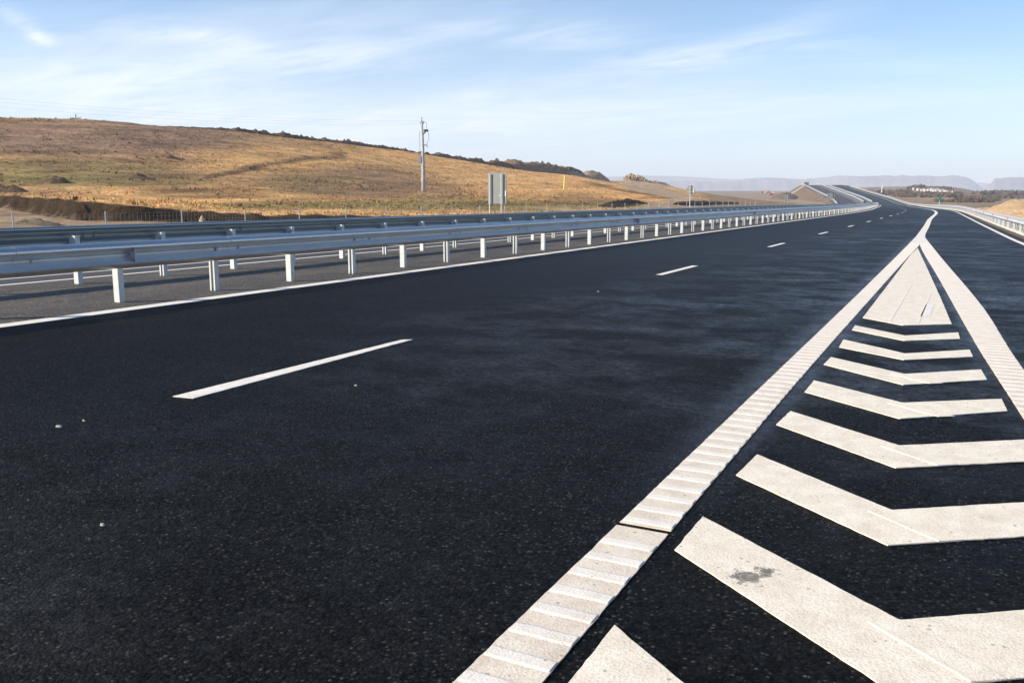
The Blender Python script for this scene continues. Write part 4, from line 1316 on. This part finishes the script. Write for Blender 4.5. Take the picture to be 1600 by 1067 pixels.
names = ['second', 'third', 'fourth', 'fifth', 'sixth', 'seventh', 'eighth', 'ninth', 'tenth', 'eleventh', 'twelfth', 'thirteenth', 'fourteenth', 'fifteenth', 'sixteenth', 'seventeenth', 'eighteenth', 'nineteenth', 'twentieth', 'twenty-first', 'twenty-second', 'twenty-third']
rnd = random.Random(12)
hx = [1419, 1427, 1434.5, 1440, 1443, 1445.5, 1448, 1450, 1452.5, 1455, 1456.5, 1458.5, 1461, 1463, 1465, 1467.5, 1470, 1473, 1476, 1479]
hy = [297.0, 297.2, 298.0, 298.6, 298.0, 299.4, 297.2, 298.6, 297.4, 299.2, 297.6, 300.3, 298.2, 300.0, 297.8, 299.0, 301.2, 299.2, 300.2, 300.8]
for i, (px, py) in enumerate(zip(hx, hy)):
    p, Z = hit(px, py, 500.0)
    lab = 'leftmost white house of the distant hillside village' if i == 0 else names[i - 1] + ' white house from the left in the distant hillside village'
    root = thing('house', lab, 'house', tuple(p), rnd.uniform(-.4, .7) + YAW, 'white houses of the hillside village')
    w, d, h = rnd.uniform(1.8, 2.8) * Z / 900, rnd.uniform(2, 3) * Z / 900, rnd.uniform(1.5, 2.2) * Z / 900
    m = MB(); m.box((0, 0, h / 2 - .5), (w, d, h + 1)); m.build('wall', M['housewall'], root)
    m = MB(); e = .15
    m.add([(-w/2 - e, -d/2 - e, h), (w/2 + e, -d/2 - e, h), (w/2 + e, d/2 + e, h), (-w/2 - e, d/2 + e, h), (-w/2 - e, 0, h + d * .16), (w/2 + e, 0, h + d * .16)],
          [(0, 1, 5, 4), (2, 3, 4, 5), (0, 4, 3), (1, 2, 5), (3, 2, 1, 0)])
    m.build('roof', M['housewall'] if i % 3 else M['roof'], root)

# ------------------------------------------------------------------ sun, sky, haze, camera
SUN_AZ = Vector((-.776, -.631)).normalized(); EL = R_(24.8)
sd = Vector((SUN_AZ.x * math.cos(EL), SUN_AZ.y * math.cos(EL), math.sin(EL)))
L = bpy.data.lights.new('sun', 'SUN'); L.energy = 5.0; L.angle = R_(.53); L.color = (1.0, .89, .73)
lo = bpy.data.objects.new('sun', L); COL.objects.link(lo)
lo.rotation_euler = (-sd).to_track_quat('-Z', 'Y').to_euler(); lo.location = sd * 50

W = bpy.data.worlds.new('World'); SC.world = W; W.use_nodes = True
nt = W.node_tree; N = nt.nodes; N.clear()
out = N.new('ShaderNodeOutputWorld'); bg = N.new('ShaderNodeBackground'); sky = N.new('ShaderNodeTexSky')
sky.sky_type = 'NISHITA'; sky.sun_disc = False; sky.sun_elevation = EL
sky.sun_rotation = math.atan2(SUN_AZ.x, SUN_AZ.y) % (2 * math.pi)
sky.altitude = 300; sky.air_density = 1.0; sky.dust_density = .3; sky.ozone_density = 3.6
bg.inputs['Strength'].default_value = .104
# thin cirrus: noise on the sky plane
tc = N.new('ShaderNodeTexCoord'); sep = N.new('ShaderNodeSeparateXYZ'); nt.links.new(tc.outputs['Generated'], sep.inputs[0])
def wm(op, a, b=None, clamp=False):
    n = N.new('ShaderNodeMath'); n.operation = op; n.use_clamp = clamp
    for i, x in enumerate((a, b)):
        if x is None: continue
        if isinstance(x, (int, float)): n.inputs[i].default_value = x
        else: nt.links.new(x, n.inputs[i])
    return n.outputs[0]
zc = wm('ADD', wm('MAXIMUM', sep.outputs[2], 0.0), .10)
cx_, cy_ = wm('DIVIDE', sep.outputs[0], zc), wm('DIVIDE', sep.outputs[1], zc)
comb = N.new('ShaderNodeCombineXYZ'); nt.links.new(cx_, comb.inputs[0]); nt.links.new(cy_, comb.inputs[1])
mp = N.new('ShaderNodeMapping'); mp.inputs['Rotation'].default_value = (0, 0, R_(-18)); mp.inputs['Scale'].default_value = (.55, 1.5, 1); mp.inputs['Location'].default_value = (3.1, 1.4, 0)
nt.links.new(comb.outputs[0], mp.inputs['Vector'])
def wn(scale, det, rough, dist=0.0):
    n = N.new('ShaderNodeTexNoise'); n.inputs['Scale'].default_value = scale; n.inputs['Detail'].default_value = det; n.inputs['Roughness'].default_value = rough
    n.inputs['Distortion'].default_value = dist; nt.links.new(mp.outputs['Vector'], n.inputs['Vector']); return n.outputs['Fac']
def wr(f, a, b, c=0.0, d=1.0):
    n = N.new('ShaderNodeMapRange'); n.interpolation_type = 'SMOOTHSTEP'
    for k_, x in zip(('From Min', 'From Max', 'To Min', 'To Max'), (a, b, c, d)): n.inputs[k_].default_value = x
    nt.links.new(f, n.inputs['Value']); return n.outputs['Result']
def dirv(px, py):
    v = Vector((*ray(px, py)[:2], ray(px, py)[2])); return v.normalized()
def wdot(v):
    n = N.new('ShaderNodeVectorMath'); n.operation = 'DOT_PRODUCT'; nt.links.new(tc.outputs['Generated'], n.inputs[0]); n.inputs[1].default_value = v
    return n.outputs['Value']
def bank(px, py, a, b, tilt):
    """a soft elongated cloud patch centred on a direction of the sky (radii in radians)"""
    d = dirv(px, py); e = Vector((0, 0, 1)).cross(d).normalized() * -1; f_ = e.cross(d).normalized()
    if f_.z < 0: f_ = -f_
    u = e * math.cos(tilt) + f_ * math.sin(tilt); v = f_ * math.cos(tilt) - e * math.sin(tilt)
    q = wm('ADD', wm('POWER', wm('ABSOLUTE', wm('DIVIDE', wdot(u), a)), 2.0), wm('POWER', wm('ABSOLUTE', wm('DIVIDE', wdot(v), b)), 2.0))
    g = wm('EXPONENT', wm('MULTIPLY', q, -1.0))
    return wm('MULTIPLY', g, wm('GREATER_THAN', wdot(d), 0.0))
vn = wn(.55, 6, .58, .6); fn_ = wn(2.2, 9, .66, 1.3)
veil = wm('MULTIPLY', wr(vn, .30, .72, .25, 1.0), wr(fn_, .25, .75, .55, 1.1))
big = bank(600, 165, .46, .085, R_(2)); big2 = bank(80, 150, .22, .05, 0.0); big3 = bank(1000, 190, .55, .05, R_(1))
low = wm('ADD', wm('ADD', wm('MULTIPLY', big, .78), wm('MULTIPLY', big2, .22)), wm('MULTIPLY', big3, .30))
cl = wm('MULTIPLY', low, veil)
wisp = wr(fn_, .26, .84)
for (px, py, a, b, ti, k_) in ((900, 62, .085, .018, -2, .6), (1055, 92, .07, .014, 2, .5), (1215, 52, .08, .016, 16, .38), (1290, 72, .08, .012, -4, .3), (46, 46, .022, .008, -32, 1.0), (205, 48, .05, .010, 3, .35), (330, 58, .06, .012, -8, .4), (1480, 98, .12, .008, 0, .3), (740, 50, .05, .012, 0, .3), (560, 90, .10, .018, 4, .5)):
    cl = wm('ADD', cl, wm('MULTIPLY', wm('MULTIPLY', bank(px, py, a, b, R_(ti)), wisp), k_))
# fainter veils over the rest of the sky, behind the viewer too
cl = wm('ADD', cl, wm('MULTIPLY', wr(vn, .50, .80), .16), True)
cl = wm('MULTIPLY', cl, wr(sep.outputs[2], .0, .07))
mx = N.new('ShaderNodeMixRGB'); nt.links.new(cl, mx.inputs[0]); hs = N.new('ShaderNodeHueSaturation'); hs.inputs['Saturation'].default_value = 1.15; nt.links.new(sky.outputs[0], hs.inputs['Color']); nt.links.new(hs.outputs[0], mx.inputs[1]); mx.inputs[2].default_value = (6.6, 6.8, 7.2, 1)
nt.links.new(mx.outputs[0], bg.inputs['Color']); nt.links.new(bg.outputs[0], out.inputs['Surface'])

# even thin haze in one closed box round everything
m = MB(); m.box((0, 0, 95), (13000, 13000, 205))
hz = m.build('haze', []); hz['kind'] = 'stuff'
hm = bpy.data.materials.new('haze_air'); hm.use_nodes = True
hn = hm.node_tree.nodes; hn.clear()
ho = hn.new('ShaderNodeOutputMaterial'); hv = hn.new('ShaderNodeVolumePrincipled')
hv.inputs['Color'].default_value = (.80, .87, 1.0, 1); hv.inputs['Density'].default_value = .00031; hv.inputs['Anisotropy'].default_value = .0
hm.node_tree.links.new(hv.outputs[0], ho.inputs['Volume'])
hz.data.materials.clear(); hz.data.materials.append(hm)

cam = bpy.data.cameras.new('camera'); co = bpy.data.objects.new('camera', cam); COL.objects.link(co)
cam.sensor_width = 36.0; cam.lens = 36.0 * F / 1600.0; cam.clip_end = 20000; cam.clip_start = .05
co.location = (0, 0, CAMH); co.rotation_euler = (math.pi / 2 - PITCH, 0, YAW)
SC.camera = co

vs = SC.view_settings
vs.view_transform = 'Standard'; vs.look = 'None'; vs.exposure = .80; vs.gamma = 1.0
SC.cycles.use_denoising = True
SC.cycles.volume_bounces = 1
SC.cycles.max_bounces = 6
